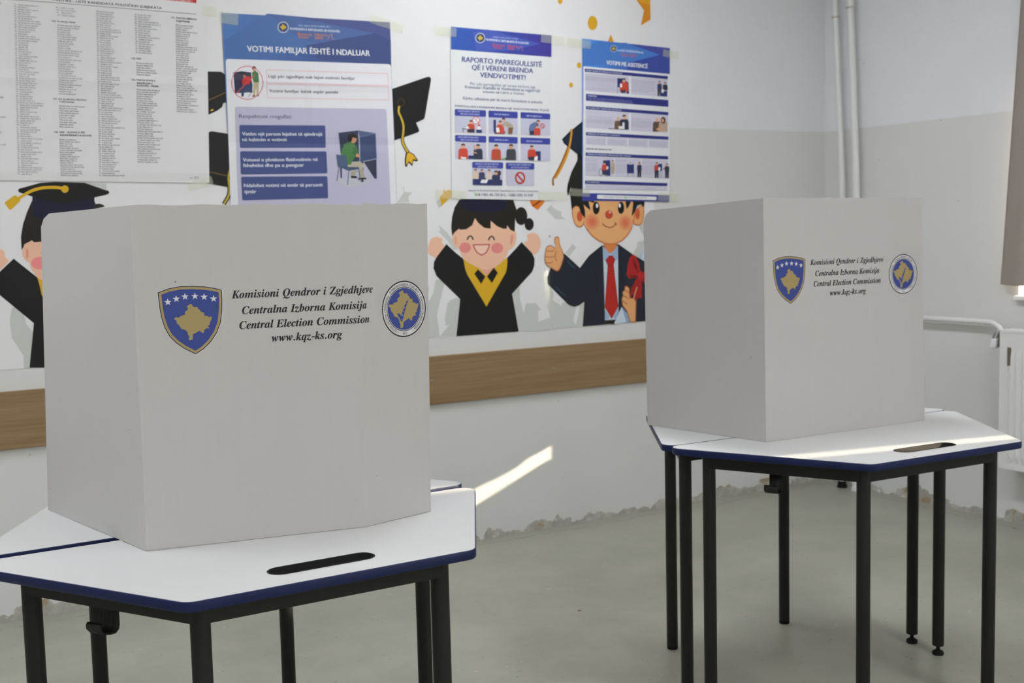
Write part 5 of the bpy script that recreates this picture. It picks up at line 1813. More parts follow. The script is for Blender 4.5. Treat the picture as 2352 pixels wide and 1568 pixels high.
pol(C3, [(cc[0] + (x - cc[0]) * 0.965, cc[1] + (y - cc[1]) * 0.965) for x, y in hd], (210, 158, 112))
mixc = lambda a, b, t: tuple(round(a[i] + (b[i] - a[i]) * t) for i in range(3))
for cx_, cy_, rx_, ry_ in ((560, 345, 82, 88), (893, 355, 72, 84)):
    for q in range(8):
        A.ell(cx_, cy_, rx_ * (1 - q / 8), ry_ * (1 - q / 8), mixc((210, 158, 112), (198, 98, 70), (q + 1) / 8), crop=C3)
pol(C3, [(338, 40), (345, 100), (362, 214), (395, 185), (425, 182), (440, 235), (460, 275), (492, 305), (490, 240), (475, 172), (505, 200), (545, 232), (525, 140), (585, 158), (560, 40)], (24, 26, 24))
pol(C3, [(880, 40), (905, 218), (925, 195), (950, 140), (972, 150), (965, 220), (955, 292), (985, 250), (1015, 180), (1050, 168), (1080, 205), (1088, 120), (1080, 40)], (24, 26, 24))
pol(C3, [(470, 60), (900, 60), (900, 110), (700, 120), (470, 110)], (24, 26, 24))
A.ell(601, 207, 34, 64, (20, 20, 20), crop=C3)
A.ell(849, 205, 32, 61, (20, 20, 20), crop=C3)
A.ell(610, 184, 12, 22, (225, 225, 228), crop=C3)
A.ell(836, 182, 11, 21, (225, 225, 228), crop=C3)
A.ell(729, 273, 38, 42, (140, 50, 34), crop=C3)
A.ell(730, 270, 34, 37, (182, 70, 46), crop=C3)
A.ell(738, 250, 10, 9, (232, 190, 170), crop=C3)
stk(C3, [(664, 362), (675, 375), (700, 393), (735, 402), (770, 393), (796, 362), (792, 352)], 9, (130, 58, 30), 5)
stk(C3, [(790, 354), (803, 376)], 8, (130, 58, 30))
mural = tag(A.build('wall_mural'), 'large white vinyl mural of cartoon children in graduation gowns on the back wall', 'mural')


# ================================================================== election papers taped over it
def logo(c, cx, cy, r, S):
    S.ell(cx, cy, r, r * 1.02, (176, 184, 204), crop=c)
    S.ell(cx, cy, r * 0.86, r * 0.88, (70, 92, 140), crop=c)
    S.ell(cx, cy, r * 0.72, r * 0.74, (42, 52, 96), crop=c)
    mp = [(cx + (x - 840) / 355.0 * r * 0.58, cy + (y - 820) / 355.0 * r * 0.58) for x, y in MAP]
    S.poly(mp, (186, 160, 62), crop=c)


def grad_header(S, quad, c0, c1, n=26):
    a, b, c, d = [Vector(p) for p in quad]
    for i in range(n):
        t0, t1 = i / n, (i + 1) / n
        S.poly([a.lerp(b, t0), a.lerp(b, t1), d.lerp(c, t1), d.lerp(c, t0)], mixc(c0, c1, (i + 0.5) / n), adv=(i == 0))


def person(S, cx, cy, h, shirt, legs=None, lean=0.0, head=(60, 44, 40), skin=(206, 152, 124)):
    """little printed figure, cy = top of the head, h = height to the waist or the feet"""
    r = h * (0.13 if legs is None else 0.075)
    tw = h * (0.30 if legs is None else 0.15)
    tb = cy + (h if legs is None else h * 0.52)
    S.poly([(cx + lean - tw * 0.75, cy + r * 2.3), (cx + lean + tw * 0.75, cy + r * 2.3), (cx + tw, cy + r * 3.4), (cx + tw * 1.05, tb), (cx - tw * 1.05, tb), (cx - tw, cy + r * 3.4)], shirt)
    if legs is not None:
        S.poly([(cx - tw * 0.9, tb), (cx + tw * 0.9, tb), (cx + tw * 0.85, cy + h), (cx + tw * 0.1, cy + h), (cx, tb + h * 0.1), (cx - tw * 0.1, cy + h), (cx - tw * 0.85, cy + h)], legs)
    S.ell(cx + lean, cy + r * 1.25, r * 0.85, r * 1.2, skin)
    S.poly([(cx + lean - r, cy + r * 1.3), (cx + lean - r * 0.9, cy + r * 0.2), (cx + lean, cy - r * 0.15), (cx + lean + r * 0.9, cy + r * 0.2), (cx + lean + r, cy + r * 1.2), (cx + lean + r * 0.4, cy + r * 0.8), (cx + lean - r * 0.6, cy + r * 0.8)], head)


# ---- candidate list, far left
CL = Crop(0, 0, 500 / 1782)
YS = YB - 0.0055
root = thing('candidate_list', 'large white sheet printed with columns of candidate names, taped up at the upper left', 'poster', (0, 0, 0))
wl, wr = on_wall(0, 415), on_wall(480, 420)
fz = on_wall(240, 187).y
S = Art(CL, YS, fold=((2, fz, 1), (2, fz - 0.36, -1)))
k_ = Crop(0, 0, 1.0)
WHITE = (205, 205, 215)
tr_ = on_wall(476, -20)
quad_w = [Vector((0.22, 1.584)), Vector((wr.x, wr.y)), Vector((on_wall(474, 0).x + 0.004, 2.40)), Vector((0.20, 2.40))]
ident = lambda p: Vector(p)
S.crop = ident
sheet_slab(S, quad_w, WHITE)
S.crop = CL
S.poly([(1250, -60), (1608, -60), (1604, 28), (1285, -5), (1250, -12)], (176, 42, 50))
S.greek((1330, 5), (1590, 22), 14, (214, 190, 196))
S.text('POLITIKE - LISTE KANDIDATA POLITIČKIH SUBJEKATA', (432, 8), (1322, 78), 20, (44, 42, 48), bold=0.03)
S.stroke([(-200, -20), (420, 22), (1000, 70), (1600, 118)], 4, (90, 90, 98))
GR = (122, 122, 132)
for (x0, x1, y0, y1, num, wmin, wmax, nx) in (
        (142, 172, 47, 1432, 77, 75, 190, -28), (492, 502, 72, 134, 4, 90, 150, -34), (486, 500, 215, 775, 31, 80, 180, -20), (498, 502, 875, 1046, 10, 90, 190, -18), (502, 512, 1150, 1442, 18, 85, 175, -18),
        (812, 836, 104, 1442, 76, 85, 190, -26), (1125, 1134, 130, 440, 18, 90, 200, -26), (1128, 1132, 524, 618, 6, 90, 160, -16), (1134, 1144, 742, 1332, 34, 95, 195, -20), (1452, 1462, 215, 920, 41, 80, 160, -18)):
    vs, fs = [], []
    for i in range(num):
        t = i / max(1, num - 1)
        x, y = x0 + (x1 - x0) * t, y0 + (y1 - y0) * t
        w = wmin + (wmax - wmin) * random.random() ** 1.8
        a = CL((x, y))
        bq = Vector((CL((x + w, y)).x, a.y - (CL((x + w, y)).x - a.x) * 0.008))
        hh = (CL((x, y - 10.5)) - a).length
        glyph_row(vs, fs, a, bq, hh)
        a2 = CL((x + nx, y))
        b2_ = CL((x + nx + 15, y))
        glyph_row(vs, fs, Vector((a2.x, a.y + 0.001)), Vector((b2_.x, a.y + 0.001)), hh)
    S.raw(vs, fs, GR)
HD = (72, 70, 80)
for s_, a, b_ in (('126. Koalicija Vakat', (422, 180), (615, 192)), ('127. ZA SLOBODU PRAVDU', (435, 817), (706, 828)), ('I OPSTANAK', (484, 840), (606, 846)), ('128. AAK - ALEANCA PËR', (440, 1088), (694, 1093)), ('ARDHMËRINË E KOSOVËS', (486, 1113), (748, 1118)),
                 ('135. PSD', (1075, 486), (1153, 491)), ('136. PARTIA ROME E', (1075, 661), (1268, 670)), ('BASHKUAR E', (1118, 688), (1246, 693)), ('KOSOVËS - PREBK', (1118, 708), (1298, 716)), ('131. PARTIA LIBERALE', (1398, 152), (1608, 168)), ('EGJIPTIANE', (1440, 180), (1551, 188))):
    S.text(s_, a, b_, 14, HD, bold=0.03)
S.greek((-60, 32), (8, 34), 10, HD)
S.greek((-80, 800), (38, 806), 13, HD)
for yy in (965, 1090, 1190, 1320):
    S.greek((-60, yy), (10 + 20 * (yy % 3), yy), 10, GR)
S.text('2/2', (1586, 1464), (1622, 1464), 20, (96, 96, 104), bold=0.0)
S.greek((1550, 1462), (1575, 1462), 10, (120, 120, 126))
S.build('paper', root)
YT = YB - 0.0100
tape_strip(root, k_, (464, 25), (496, 28), 0.036, YT)
tape_strip(root, k_, (430, 430), (486, 413), 0.030, YT)

# ---- poster: family voting is forbidden
CP = Crop(490, 20, 440 / 1500)
z1_, z2_ = on_wall(700, 190).y, on_wall(700, 330).y
S = Art(CP, YS, fold=((2, z1_, 1), (2, z2_, -1), (0, on_wall(715, 250).x, 1)))
root = thing('election_poster', 'largest blue headed poster, VOTIMI FAMILJAR ËSHTË I NDALUAR, left of the other two posters', 'poster', (0, 0, 0), 0, 'election posters')
c0, c1 = (72, 112, 176), (46, 55, 108)
bz = on_wall(900, 465).y - 0.30
P1q = [on_wall(508, 30), on_wall(893, 52), on_wall(911, 470), on_wall(531, 470)]
dl_ = (P1q[3] - P1q[0])
dr_ = (P1q[2] - P1q[1])
bl_, br_ = P1q[0] + dl_ * 1.36, P1q[1] + dr_ * 1.36
S.crop = ident
sheet_slab(S, [bl_, br_, P1q[1], P1q[0]], (70, 100, 170))
grad_header(S, [P1q[0], P1q[1], br_, bl_], c0, c1)
S.crop = CP
S.poly([(420, 40), (760, 72), (1250, 195), (820, 290), (300, 400), (95, 392), (80, 250)], (66, 100, 160), adv=True)
S.poly([(420, 40), (640, 66), (1245, 192), (800, 280), (620, 200)], (68, 93, 150))
S.poly([(720, 290), (1245, 195), (1385, 250), (1388, 430), (820, 400)], (55, 70, 122))
S.poly([(640, 66), (1378, 108), (1384, 250), (1245, 192)], (66, 76, 132))
logo(CP, 543, 147, 44, S)
S.greek((660, 140), (930, 152), 14, (140, 160, 205))
S.text('KUVENDIN E REPUBLIKËS SË KOSOVËS', (598, 166), (986, 188), 17, (206, 210, 226), bold=0.03)
S.text('Kosova', (660, 210), (768, 214), 20, (196, 118, 52), bold=0.02)
S.text('Voton', (660, 232), (740, 235), 20, (196, 118, 52), bold=0.02)
S.text('Izborna', (790, 212), (890, 218), 20, (188, 112, 60), bold=0.02)
S.text('2025', (790, 238), (855, 240), 20, (196, 118, 52), bold=0.02)
S.stroke([(892, 240), (910, 205), (925, 200), (922, 230), (940, 240)], 4, (176, 120, 90))
S.text('VOTIMI FAMILJAR ËSHTË I NDALUAR', (262, 336), (1222, 372), 46, (214, 218, 230), bold=0.025)
wh = [CP(p) for p in ((92, 394), (1386, 436), (1434, 1545), (132, 1535))]
S.crop = ident
S.poly([wh[3] + (wh[3] - wh[0]) * 0.30, wh[2] + (wh[2] - wh[1]) * 0.30, wh[1], wh[0]], (205, 206, 219), rnd=0.012)
S.crop = CP
# crossed-out scene
S.poly([(152, 500), (215, 490), (292, 500), (302, 655), (165, 662)], (44, 46, 70))
S.poly([(152, 500), (215, 490), (292, 500), (215, 512)], (28, 30, 46))
S.poly([(222, 560), (238, 535), (280, 530), (292, 560), (275, 600), (225, 600)], (182, 46, 48))
S.ell(240, 526, 12, 16, (150, 96, 80))
S.poly([(228, 525), (232, 508), (250, 510), (252, 524), (240, 518)], (36, 30, 34))
S.poly([(215, 600), (285, 590), (305, 600), (295, 660), (240, 650), (232, 690), (215, 688)], (52, 62, 98))
S.stroke([(300, 580), (300, 650), (270, 690)], 4, (52, 62, 98))
S.stroke([(300, 640), (318, 688)], 4, (110, 116, 140))
S.poly([(298, 500), (325, 486), (348, 505), (354, 575), (312, 580), (300, 540)], (62, 104, 62))
S.poly([(312, 578), (352, 575), (350, 680), (335, 680), (330, 610), (322, 682), (306, 682)], (170, 160, 130))
S.poly([(302, 680), (325, 676), (322, 690), (300, 690)], (110, 70, 50))
S.poly([(332, 676), (352, 674), (356, 684), (332, 686)], (110, 70, 50))
S.ell(314, 474, 13, 17, (190, 136, 110))
S.poly([(298, 475), (300, 455), (318, 450), (330, 462), (328, 478), (318, 466)], (30, 28, 30))
S.stroke([(262 + 122 * math.cos(2 * PI * i / 40), 581 + 130 * math.sin(2 * PI * i / 40)) for i in range(40)], 6, (190, 92, 110), closed=True)
S.stroke([(172, 668), (320, 520)], 6, (190, 70, 80))
for q in (((410, 480), (1360, 510), (1366, 602), (414, 582)), ((414, 592), (1364, 612), (1369, 716), (420, 698))):
    S.stroke(q, 4, (206, 160, 172), closed=True)
TX = (76, 70, 92)
S.text('Ligji për zgjedhjet nuk lejon votimin familjar', (428, 540), (1105, 558), 24, TX, bold=0.02)
S.text('Votimi familjar është vepër penale', (433, 655), (972, 665), 24, TX, bold=0.02)
gp = [CP(p) for p in ((164, 768), (1350, 786), (1384, 1545), (190, 1540))]
S.crop = ident
S.poly([gp[3] + (gp[3] - gp[0]) * 0.25, gp[2] + (gp[2] - gp[1]) * 0.25, gp[1], gp[0]], (170, 168, 196), rnd=0.008)
S.crop = CP
S.text('Respektoni rregullat:', (198, 856), (612, 860), 30, (82, 80, 112), bold=0.02)
for q in (((199, 911), (872, 915), (876, 1090), (203, 1091)), ((205, 1116), (880, 1117), (888, 1290), (210, 1299)), ((212, 1316), (888, 1311), (894, 1484), (222, 1501))):
    S.poly([q[3], q[2], q[1], q[0]], (62, 74, 126), rnd=0.006)
TW = (205, 208, 226)
for s_, a, b_ in (('Vetëm një person lejohet të qëndrojë', (222, 993), (848, 995)), ('në kabinën e votimit', (222, 1038), (572, 1038)), ('Votuesi e plotëson fletëvotimin në', (228, 1196), (812, 1192)), ('fshehtësi dhe pa u penguar', (230, 1240), (705, 1236)), ('Ndalohet votimi në emër të personit', (236, 1397), (852, 1391)), ('tjetër', (238, 1445), (332, 1444))):
    S.text(s_, a, b_, 27, TW, bold=0.025)
# voter seated at a booth
S.poly([(960, 1345), (1060, 1320), (1240, 1340), (1180, 1378), (1040, 1395)], (172, 176, 190))
S.poly([(974, 972), (1128, 953), (1140, 1195), (1000, 1205)], (46, 54, 78))
S.poly([(1128, 953), (1262, 975), (1140, 1005)], (74, 88, 122))
S.poly([(1140, 1005), (1264, 978), (1273, 1172), (1146, 1198)], (56, 70, 106))
S.stroke([(1140, 1005), (1264, 978), (1273, 1172), (1146, 1198)], 5, (88, 108, 150), closed=True)
S.poly([(1172, 1200), (1272, 1178), (1274, 1332), (1256, 1330)], (48, 54, 74))
S.poly([(1152, 1198), (1170, 1195), (1170, 1358), (1152, 1358)], (40, 48, 72))
S.poly([(985, 1205), (1000, 1205), (1002, 1325), (990, 1325)], (40, 48, 72))
S.poly([(1070, 1275), (1165, 1255), (1180, 1320), (1190, 1332), (1140, 1338), (1130, 1275), (1105, 1290), (1118, 1320), (1075, 1325)], (154, 150, 138))
S.poly([(1072, 1308), (1118, 1312), (1120, 1328), (1072, 1326)], (30, 30, 38))
S.poly([(1125, 1325), (1190, 1322), (1194, 1336), (1128, 1340)], (30, 30, 38))
S.poly([(1050, 1218), (1130, 1195), (1175, 1215), (1165, 1255), (1070, 1262), (1040, 1250)], (164, 158, 144))
S.poly([(1000, 1110), (1020, 1060), (1060, 1042), (1100, 1062), (1126, 1110), (1100, 1165), (1070, 1222), (1000, 1222), (992, 1160)], (66, 112, 66))
S.poly([(1090, 1085), (1120, 1090), (1136, 1130), (1140, 1165), (1110, 1160), (1082, 1130)], (54, 96, 56))
S.poly([(1112, 1135), (1140, 1140), (1140, 1165), (1110, 1160)], (186, 138, 104))
S.ell(1090, 1020, 26, 34, (186, 138, 104))
S.poly([(1046, 1020), (1052, 988), (1085, 974), (1118, 990), (1114, 1016), (1085, 1008), (1076, 1042), (1054, 1040)], (28, 26, 28))
S.poly([(955, 1142), (1036, 1150), (1050, 1252), (968, 1240)], (70, 86, 118))
S.poly([(985, 1240), (1130, 1240), (1140, 1256), (1050, 1270)], (62, 76, 106))
for q in ([(978, 1240), (962, 1348)], [(1045, 1250), (1056, 1270), (1044, 1378)], [(1132, 1250), (1144, 1350)]):
    S.stroke(q, 7, (84, 100, 134))
S.build('paper', root)
tape_strip(root, k_, (503, 40), (545, 46), 0.042, YT)
tape_strip(root, k_, (848, 42), (924, 68), 0.036, YT)

# ---- poster: report irregularities
CQ = Crop(1000, 40, 290 / 1033)
S = Art(CQ, YS, fold=((0, on_wall(1160, 260).x, 1),))
root = thing('election_poster', 'middle poster with a white ground, RAPORTO PARREGULLSITË, above the laughing mural child', 'poster', (0, 0, 0), 0, 'election posters')
q = [on_wall(1033, 61), on_wall(1266, 79), on_wall(1266, 460), on_wall(1036, 456)]
S.crop = ident
sheet_slab(S, [q[3], q[2], q[1], q[0]], (203, 206, 216))
S.crop = CQ
grad_header(S, [(122, 77), (946, 149), (945, 326), (122, 263)], (44, 84, 168), (62, 54, 140))
S.poly([(420, 100), (850, 215), (640, 270), (330, 278), (300, 120)], (66, 84, 170))
logo(CQ, 362, 170, 41, S)
S.greek((465, 168), (705, 188), 13, (146, 152, 206))
S.text('KUVENDIN E REPUBLIKËS SË KOSOVËS', (410, 190), (758, 222), 17, (206, 210, 228), bold=0.035)
S.text('Kosova', (466, 232), (562, 240), 20, (186, 72, 58), bold=0.03)
S.text('Voton', (467, 254), (540, 260), 20, (186, 72, 58), bold=0.03)
S.text('Izborna', (584, 242), (676, 250), 20, (186, 72, 58), bold=0.03)
S.text('2025', (584, 264), (638, 268), 20, (186, 72, 58), bold=0.03)
S.stroke([(670, 272), (690, 238), (705, 240), (700, 262), (715, 274)], 4, (150, 110, 150))
TN = (46, 52, 128)
S.text('RAPORTO PARREGULLSITË', (212, 364), (866, 408), 42, TN, bold=0.035, shear=0.06)
S.text('QË I VËRENI BRENDA', (294, 428), (793, 458), 40, TN, bold=0.035, shear=0.06)
S.text('VENDVOTIMIT!', (362, 490), (732, 514), 40, TN, bold=0.035, shear=0.06)
TB = (86, 92, 128)
S.text('Për çdo parregullësi që vëreni kërkoni nga', (280, 553), (812, 582), 24, TB)
S.text('Kryesuesi i Këshillit të Vendvotimit ta regjistrojë', (238, 580), (850, 612), 24, TB, bold=0.02)
S.text('ankesën në Librin e Votimit', (382, 618), (720, 636), 24, TB)
S.text('Kërko udhëzime për të marrë formularin e ankesës', (222, 672), (868, 706), 24, TB, bold=0.015)
S.text('PARREGULLSITË E MUNDSHME BRENDA NJË VENDVOTIMI MUND TË JENË:', (155, 732), (926, 770), 16, (76, 80, 120), bold=0.02)
HB, CB = (56, 66, 150), (178, 180, 204)
RED, DK, BLU = (186, 70, 56), (50, 54, 74), (44, 52, 104)
cells = [((153, 750), (408, 760), (408, 815), (153, 805), (408, 950), (155, 940)), ((428, 762), (668, 773), (668, 828), (428, 818), (668, 962), (430, 952)), ((690, 775), (933, 788), (933, 836), (690, 826), (933, 970), (692, 962)),
         ((155, 962), (410, 970), (410, 1026), (155, 1015), (411, 1166), (157, 1158)), ((430, 972), (668, 980), (668, 1034), (430, 1024), (668, 1172), (432, 1166)), ((690, 982), (933, 990), (933, 1041), (690, 1034), (933, 1178), (693, 1172)),
         ((295, 1182), (548, 1186), (548, 1238), (295, 1232), (541, 1375), (298, 1370)), ((570, 1188), (803, 1192), (803, 1246), (570, 1242), (803, 1378), (573, 1374))]
for i, (a, b_, c, d, e, f) in enumerate(cells):
    S.poly([f, e, c, d], CB, rnd=0.004)
    S.poly([d, c, b_, a], HB, rnd=0.005)
    w2 = 0.1 if i in (0, 3, 6, 7) else 0.2
    A0, A1 = Vector(a).lerp(Vector(b_), w2), Vector(a).lerp(Vector(b_), 1 - w2)
    two = i in (0, 3, 6, 7)
    S.greek(A0 + Vector((0, 22 if two else 34)), A1 + Vector((0, 22 if two else 34)), 12, (176, 182, 220))
    if two:
        S.greek(A0 + Vector((20, 44)), A1 + Vector((-20, 44)), 12, (176, 182, 220))
# little scenes
person(S, 285, 842, 100, RED)
S.poly([(212, 908), (262, 912), (262, 918), (212, 914)], DK)
S.stroke([(218, 914), (222, 940)], 5, DK)
S.poly([(255, 915), (312, 912), (312, 944), (262, 942)], DK)
S.poly([(240, 900), (262, 890), (270, 912), (245, 912)], (214, 214, 226))
S.ell(326, 842, 28, 28, (214, 214, 226))
S.stroke([(326 + 28 * math.cos(2 * PI * i / 24), 842 + 28 * math.sin(2 * PI * i / 24)) for i in range(24)], 6, (190, 92, 92), closed=True)
S.stroke([(310, 825), (345, 862)], 5, (190, 92, 92))
S.stroke([(326, 842), (336, 822)], 4, (96, 96, 110))
S.poly([(328, 918), (374, 920), (374, 946), (328, 944)], BLU)
S.poly([(340, 890), (362, 892), (364, 918), (338, 918)], (216, 216, 228))
S.poly([(350, 868), (364, 892), (336, 890)], RED)
S.poly([(468, 838), (488, 838), (490, 942), (478, 950), (468, 930)], BLU)
S.poly([(478, 940), (565, 930), (560, 955), (478, 952)], DK)
person(S, 525, 846, 104, RED)
S.poly([(488, 905), (512, 900), (520, 938), (496, 942)], (214, 216, 228))
S.poly([(545, 860), (575, 850), (625, 880), (632, 905), (600, 915), (585, 900), (560, 890), (545, 905)], (160, 152, 142))
S.poly([(590, 905), (630, 900), (622, 956), (588, 955)], (118, 90, 66))
S.ell(553, 838, 12, 16, (196, 146, 118))
S.poly([(538, 838), (540, 822), (560, 822), (566, 838), (552, 832)], (46, 40, 40))
S.poly([(756, 920), (765, 880), (800, 858), (835, 856), (840, 880), (810, 905), (800, 930), (762, 932)], (92, 108, 152))
S.poly([(762, 930), (802, 928), (800, 962), (764, 962)], DK)
S.ell(836, 856, 12, 15, (196, 146, 118))
S.poly([(820, 856), (822, 842), (846, 842), (850, 856), (838, 850)], (46, 40, 40))
person(S, 826, 880, 84, RED)
S.stroke([(868 + 17 * math.cos(2 * PI * i / 20), 888 + 18 * math.sin(2 * PI * i / 20)) for i in range(20)], 6, (184, 72, 76), closed=True)
S.stroke([(857, 876), (880, 900)], 6, (184, 72, 76))
person(S, 220, 1034, 126, RED)
S.poly([(200, 1140), (245, 1145), (245, 1160), (205, 1158)], (214, 216, 228))
S.poly([(262, 1130), (306, 1130), (306, 1158), (262, 1158)], BLU)
person(S, 342, 1038, 122, DK)
S.stroke([(325, 1085), (312, 1060), (305, 1042)], 9, (196, 146, 118), 3)
S.stroke([(328, 1110), (308, 1104)], 9, (196, 146, 118))
person(S, 490, 1040, 126, (170, 72, 52))
person(S, 612, 1038, 130, (64, 66, 76))
S.poly([(540, 1158), (590, 1140), (600, 1160), (545, 1164)], (64, 66, 76))
S.ell(552, 1150, 12, 10, (150, 190, 130))
S.poly([(800, 1094), (854, 1096), (854, 1172), (800, 1168)], BLU)
person(S, 780, 1048, 108, RED)
S.poly([(754, 1140), (808, 1138), (806, 1172), (754, 1168)], DK)
S.stroke([(792, 1100), (825, 1140)], 14, RED)
S.poly([(805, 1140), (830, 1136), (826, 1176), (798, 1174)], (216, 216, 228))
S.poly([(300, 1320), (380, 1310), (540, 1330), (540, 1374), (300, 1370)], BLU)
S.poly([(370, 1328), (425, 1326), (412, 1356), (360, 1354)], (214, 216, 228))
for cx_, cy_, col_ in ((322, 1240, (200, 180, 170)), (372, 1242, (60, 66, 100)), (432, 1244, (196, 186, 182))):
    person(S, cx_, cy_, 82, col_)
person(S, 488, 1254, 112, (52, 56, 92))
S.ell(515, 1275, 14, 22, (60, 56, 70))
S.stroke([(685 + 36 * math.cos(2 * PI * i / 32), 1313 + 43 * math.sin(2 * PI * i / 32)) for i in range(32)], 12, (184, 50, 44), closed=True)
S.stroke([(660, 1284), (712, 1344)], 12, (184, 50, 44))
S.text('Raporto te Komisioni Komunal i Zgjedhjeve ose në numrat e mëposhtëm', (265, 1420), (833, 1426), 12, (84, 88, 120), bold=0.02)
S.text('+383 46 130 013 / +383 200 23 544', (364, 1458), (790, 1462), 19, (70, 76, 116), bold=0.01)
S.ell(327, 1448, 9, 10, (106, 178, 84))
S.ell(350, 1450, 8, 9, (150, 96, 160))
S.build('paper', root)
tape_strip(root, k_, (996, 70), (1046, 76), 0.036, YT)
tape_strip(root, k_, (1240, 88), (1294, 95), 0.036, YT)
tape_strip(root, k_, (998, 446), (1068, 448), 0.036, YT)
tape_strip(root, k_, (1232, 449), (1302, 450), 0.036, YT)

# ---- poster: assisted voting
CR = Crop(1290, 70, 270 / 1033)
S = Art(CR, YS, fold=((2, on_wall(1437, 277).y, 1), (2, on_wall(1437, 190).y, -1)))
root = thing('election_poster', 'rightmost and smallest blue poster, VOTIMI ME ASISTENCË, above the mural child in a suit', 'poster', (0, 0, 0), 0, 'election posters')
q = [on_wall(1335.5, 89.5), on_wall(1537, 111), on_wall(1535, 463), on_wall(1336.5, 461)]
S.crop = ident
sheet_slab(S, [q[3], q[2], q[1], q[0]], (60, 70, 150))
S.crop = CR
grad_header(S, [(175, 73), (943, 156), (938, 1500), (177, 1490)], (72, 134, 214), (52, 60, 140))
S.poly([(175, 1425), (940, 1440), (938, 1502), (174, 1490)], (52, 58, 140))
S.poly([(500, 110), (560, 110), (860, 215), (640, 270), (180, 316), (176, 160), (300, 100)], (66, 112, 188))
S.poly([(580, 118), (942, 158), (943, 260), (862, 214)], (66, 72, 152))
S.poly([(640, 270), (862, 216), (943, 262), (940, 380), (560, 342)], (54, 70, 150))
logo(CR, 450, 162, 29, S)
S.greek((520, 172), (690, 190), 10, (150, 170, 216))
S.text('KUVENDIN E REPUBLIKËS SË KOSOVËS', (483, 182), (710, 204), 13, (206, 212, 230), bold=0.035)
S.text('Kosova', (518, 214), (582, 220), 14, (184, 84, 74), bold=0.03)
S.text('Voton', (518, 230), (566, 234), 14, (184, 84, 74), bold=0.03)
S.text('Izborna', (594, 220), (656, 226), 14, (184, 84, 74), bold=0.03)
S.text('2025', (594, 236), (634, 239), 14, (184, 84, 74), bold=0.03)
S.text('VOTIMI ME ASISTENCË', (388, 300), (748, 334), 36, (212, 216, 230), bold=0.04)
S.poly([(181, 1428), (942, 1446), (943, 384), (184, 316)], (207, 209, 222), rnd=0.004)
NB_ = (44, 50, 122)
LV = (186, 184, 208)
TG = (150, 150, 178)


def bar(a, b_, c, d, txt=None, k=0.45):
    S.poly([d, c, b_, a], NB_)
    if txt:
        A0 = Vector(d) + Vector((14, -8))
        dirv = (Vector(c) - Vector(d)) * k
        S.text(txt, A0, A0 + dirv, 13, (190, 194, 222), bold=0.03)


bar((197, 335), (927, 402), (925, 430), (197, 364), 'Kush mund të votojë me asistencë?', 0.43)
S.poly([(200, 532), (585, 560), (585, 405), (200, 374)], LV)
S.poly([(602, 562), (922, 588), (922, 432), (602, 406)], LV)
S.greek((206, 412), (470, 436), 9, TG, rows=8, dy=15.5)
S.greek((608, 442), (812, 460), 9, TG, rows=7, dy=15.5)
S.poly([(482, 420), (550, 424), (552, 505), (482, 500)], (40, 50, 104))
S.poly([(552, 440), (580, 460), (586, 556), (562, 556)], (40, 50, 104))
S.stroke([(484, 500), (484, 552)], 4, DK)
person(S, 540, 422, 118, RED)
S.poly([(512, 525), (556, 522), (552, 552), (514, 550)], DK)
S.poly([(505, 470), (524, 470), (524, 500), (508, 500)], (216, 216, 228))
person(S, 853, 446, 132, (50, 60, 100), (60, 60, 74))
person(S, 903, 456, 70, (40, 44, 60))
S.poly([(862, 538), (920, 530), (920, 582), (862, 580)], (40, 50, 110))
S.poly([(872, 515), (890, 518), (890, 548), (868, 546)], (216, 216, 228))
S.poly([(207, 618), (930, 672), (930, 612), (207, 557)], NB_)
S.text('VËMENDJE', (220, 580), (300, 586), 13, (190, 194, 222), bold=0.03)
S.greek((220, 598), (650, 630), 9, (130, 136, 184))
S.greek((220, 613), (710, 650), 9, (130, 136, 184))
bar((207, 665), (930, 718), (930, 746), (207, 693), 'Si realizohet votimi me asistencë?', 0.41)
S.poly([(205, 856), (585, 880), (585, 726), (205, 700)], LV)
S.poly([(600, 880), (918, 898), (930, 748), (600, 728)], LV)
S.greek((210, 756), (440, 772), 9, TG, rows=4, dy=17)
S.greek((606, 778), (780, 790), 9, TG, rows=5, dy=17)
person(S, 490, 762, 108, (110, 84, 70), head=(186, 166, 150))
person(S, 542, 742, 130, (44, 50, 76))
S.poly([(525, 810), (545, 808), (545, 868), (528, 868)], (214, 216, 228))
S.poly([(404, 860), (450, 862), (450, 868), (404, 866)], DK)
S.poly([(490, 842), (540, 840), (535, 866), (496, 868)], (214, 216, 228))
person(S, 832, 764, 126, (92, 72, 66), head=(196, 180, 166))
person(S, 884, 764, 126, (176, 154, 142), head=(58, 40, 36))
S.ell(884, 790, 22, 30, (70, 46, 40))
S.ell(880, 792, 12, 17, (196, 146, 118))
S.ell(850, 868, 26, 14, (196, 146, 118))
bar((205, 893), (930, 933), (930, 961), (205, 921), 'Ndalesat në asistimin e votuesve', 0.39)
for x0_, x1_ in ((205, 384), (392, 570), (578, 750), (756, 928)):
    o0, o1 = (x0_ - 205) * 0.047, (x1_ - 205) * 0.047
    S.poly([(x0_, 1000 + o0 * 1.0), (x1_, 1002 + o1), (x1_, 926 + o1), (x0_, 926 + o0)], LV)
    S.greek((x0_ + 6, 958 + o0), (x1_ - 14, 960 + o1), 9, TG, rows=3, dy=16)
S.text('ASISTIM NË VENDVOTIM', (206, 1046), (430, 1056), 14, (70, 72, 104), bold=0.03)
bar((203, 1072), (928, 1105), (928, 1133), (203, 1100), 'Asistimi në vendvotim ofrohet për këto kategori', 0.53)
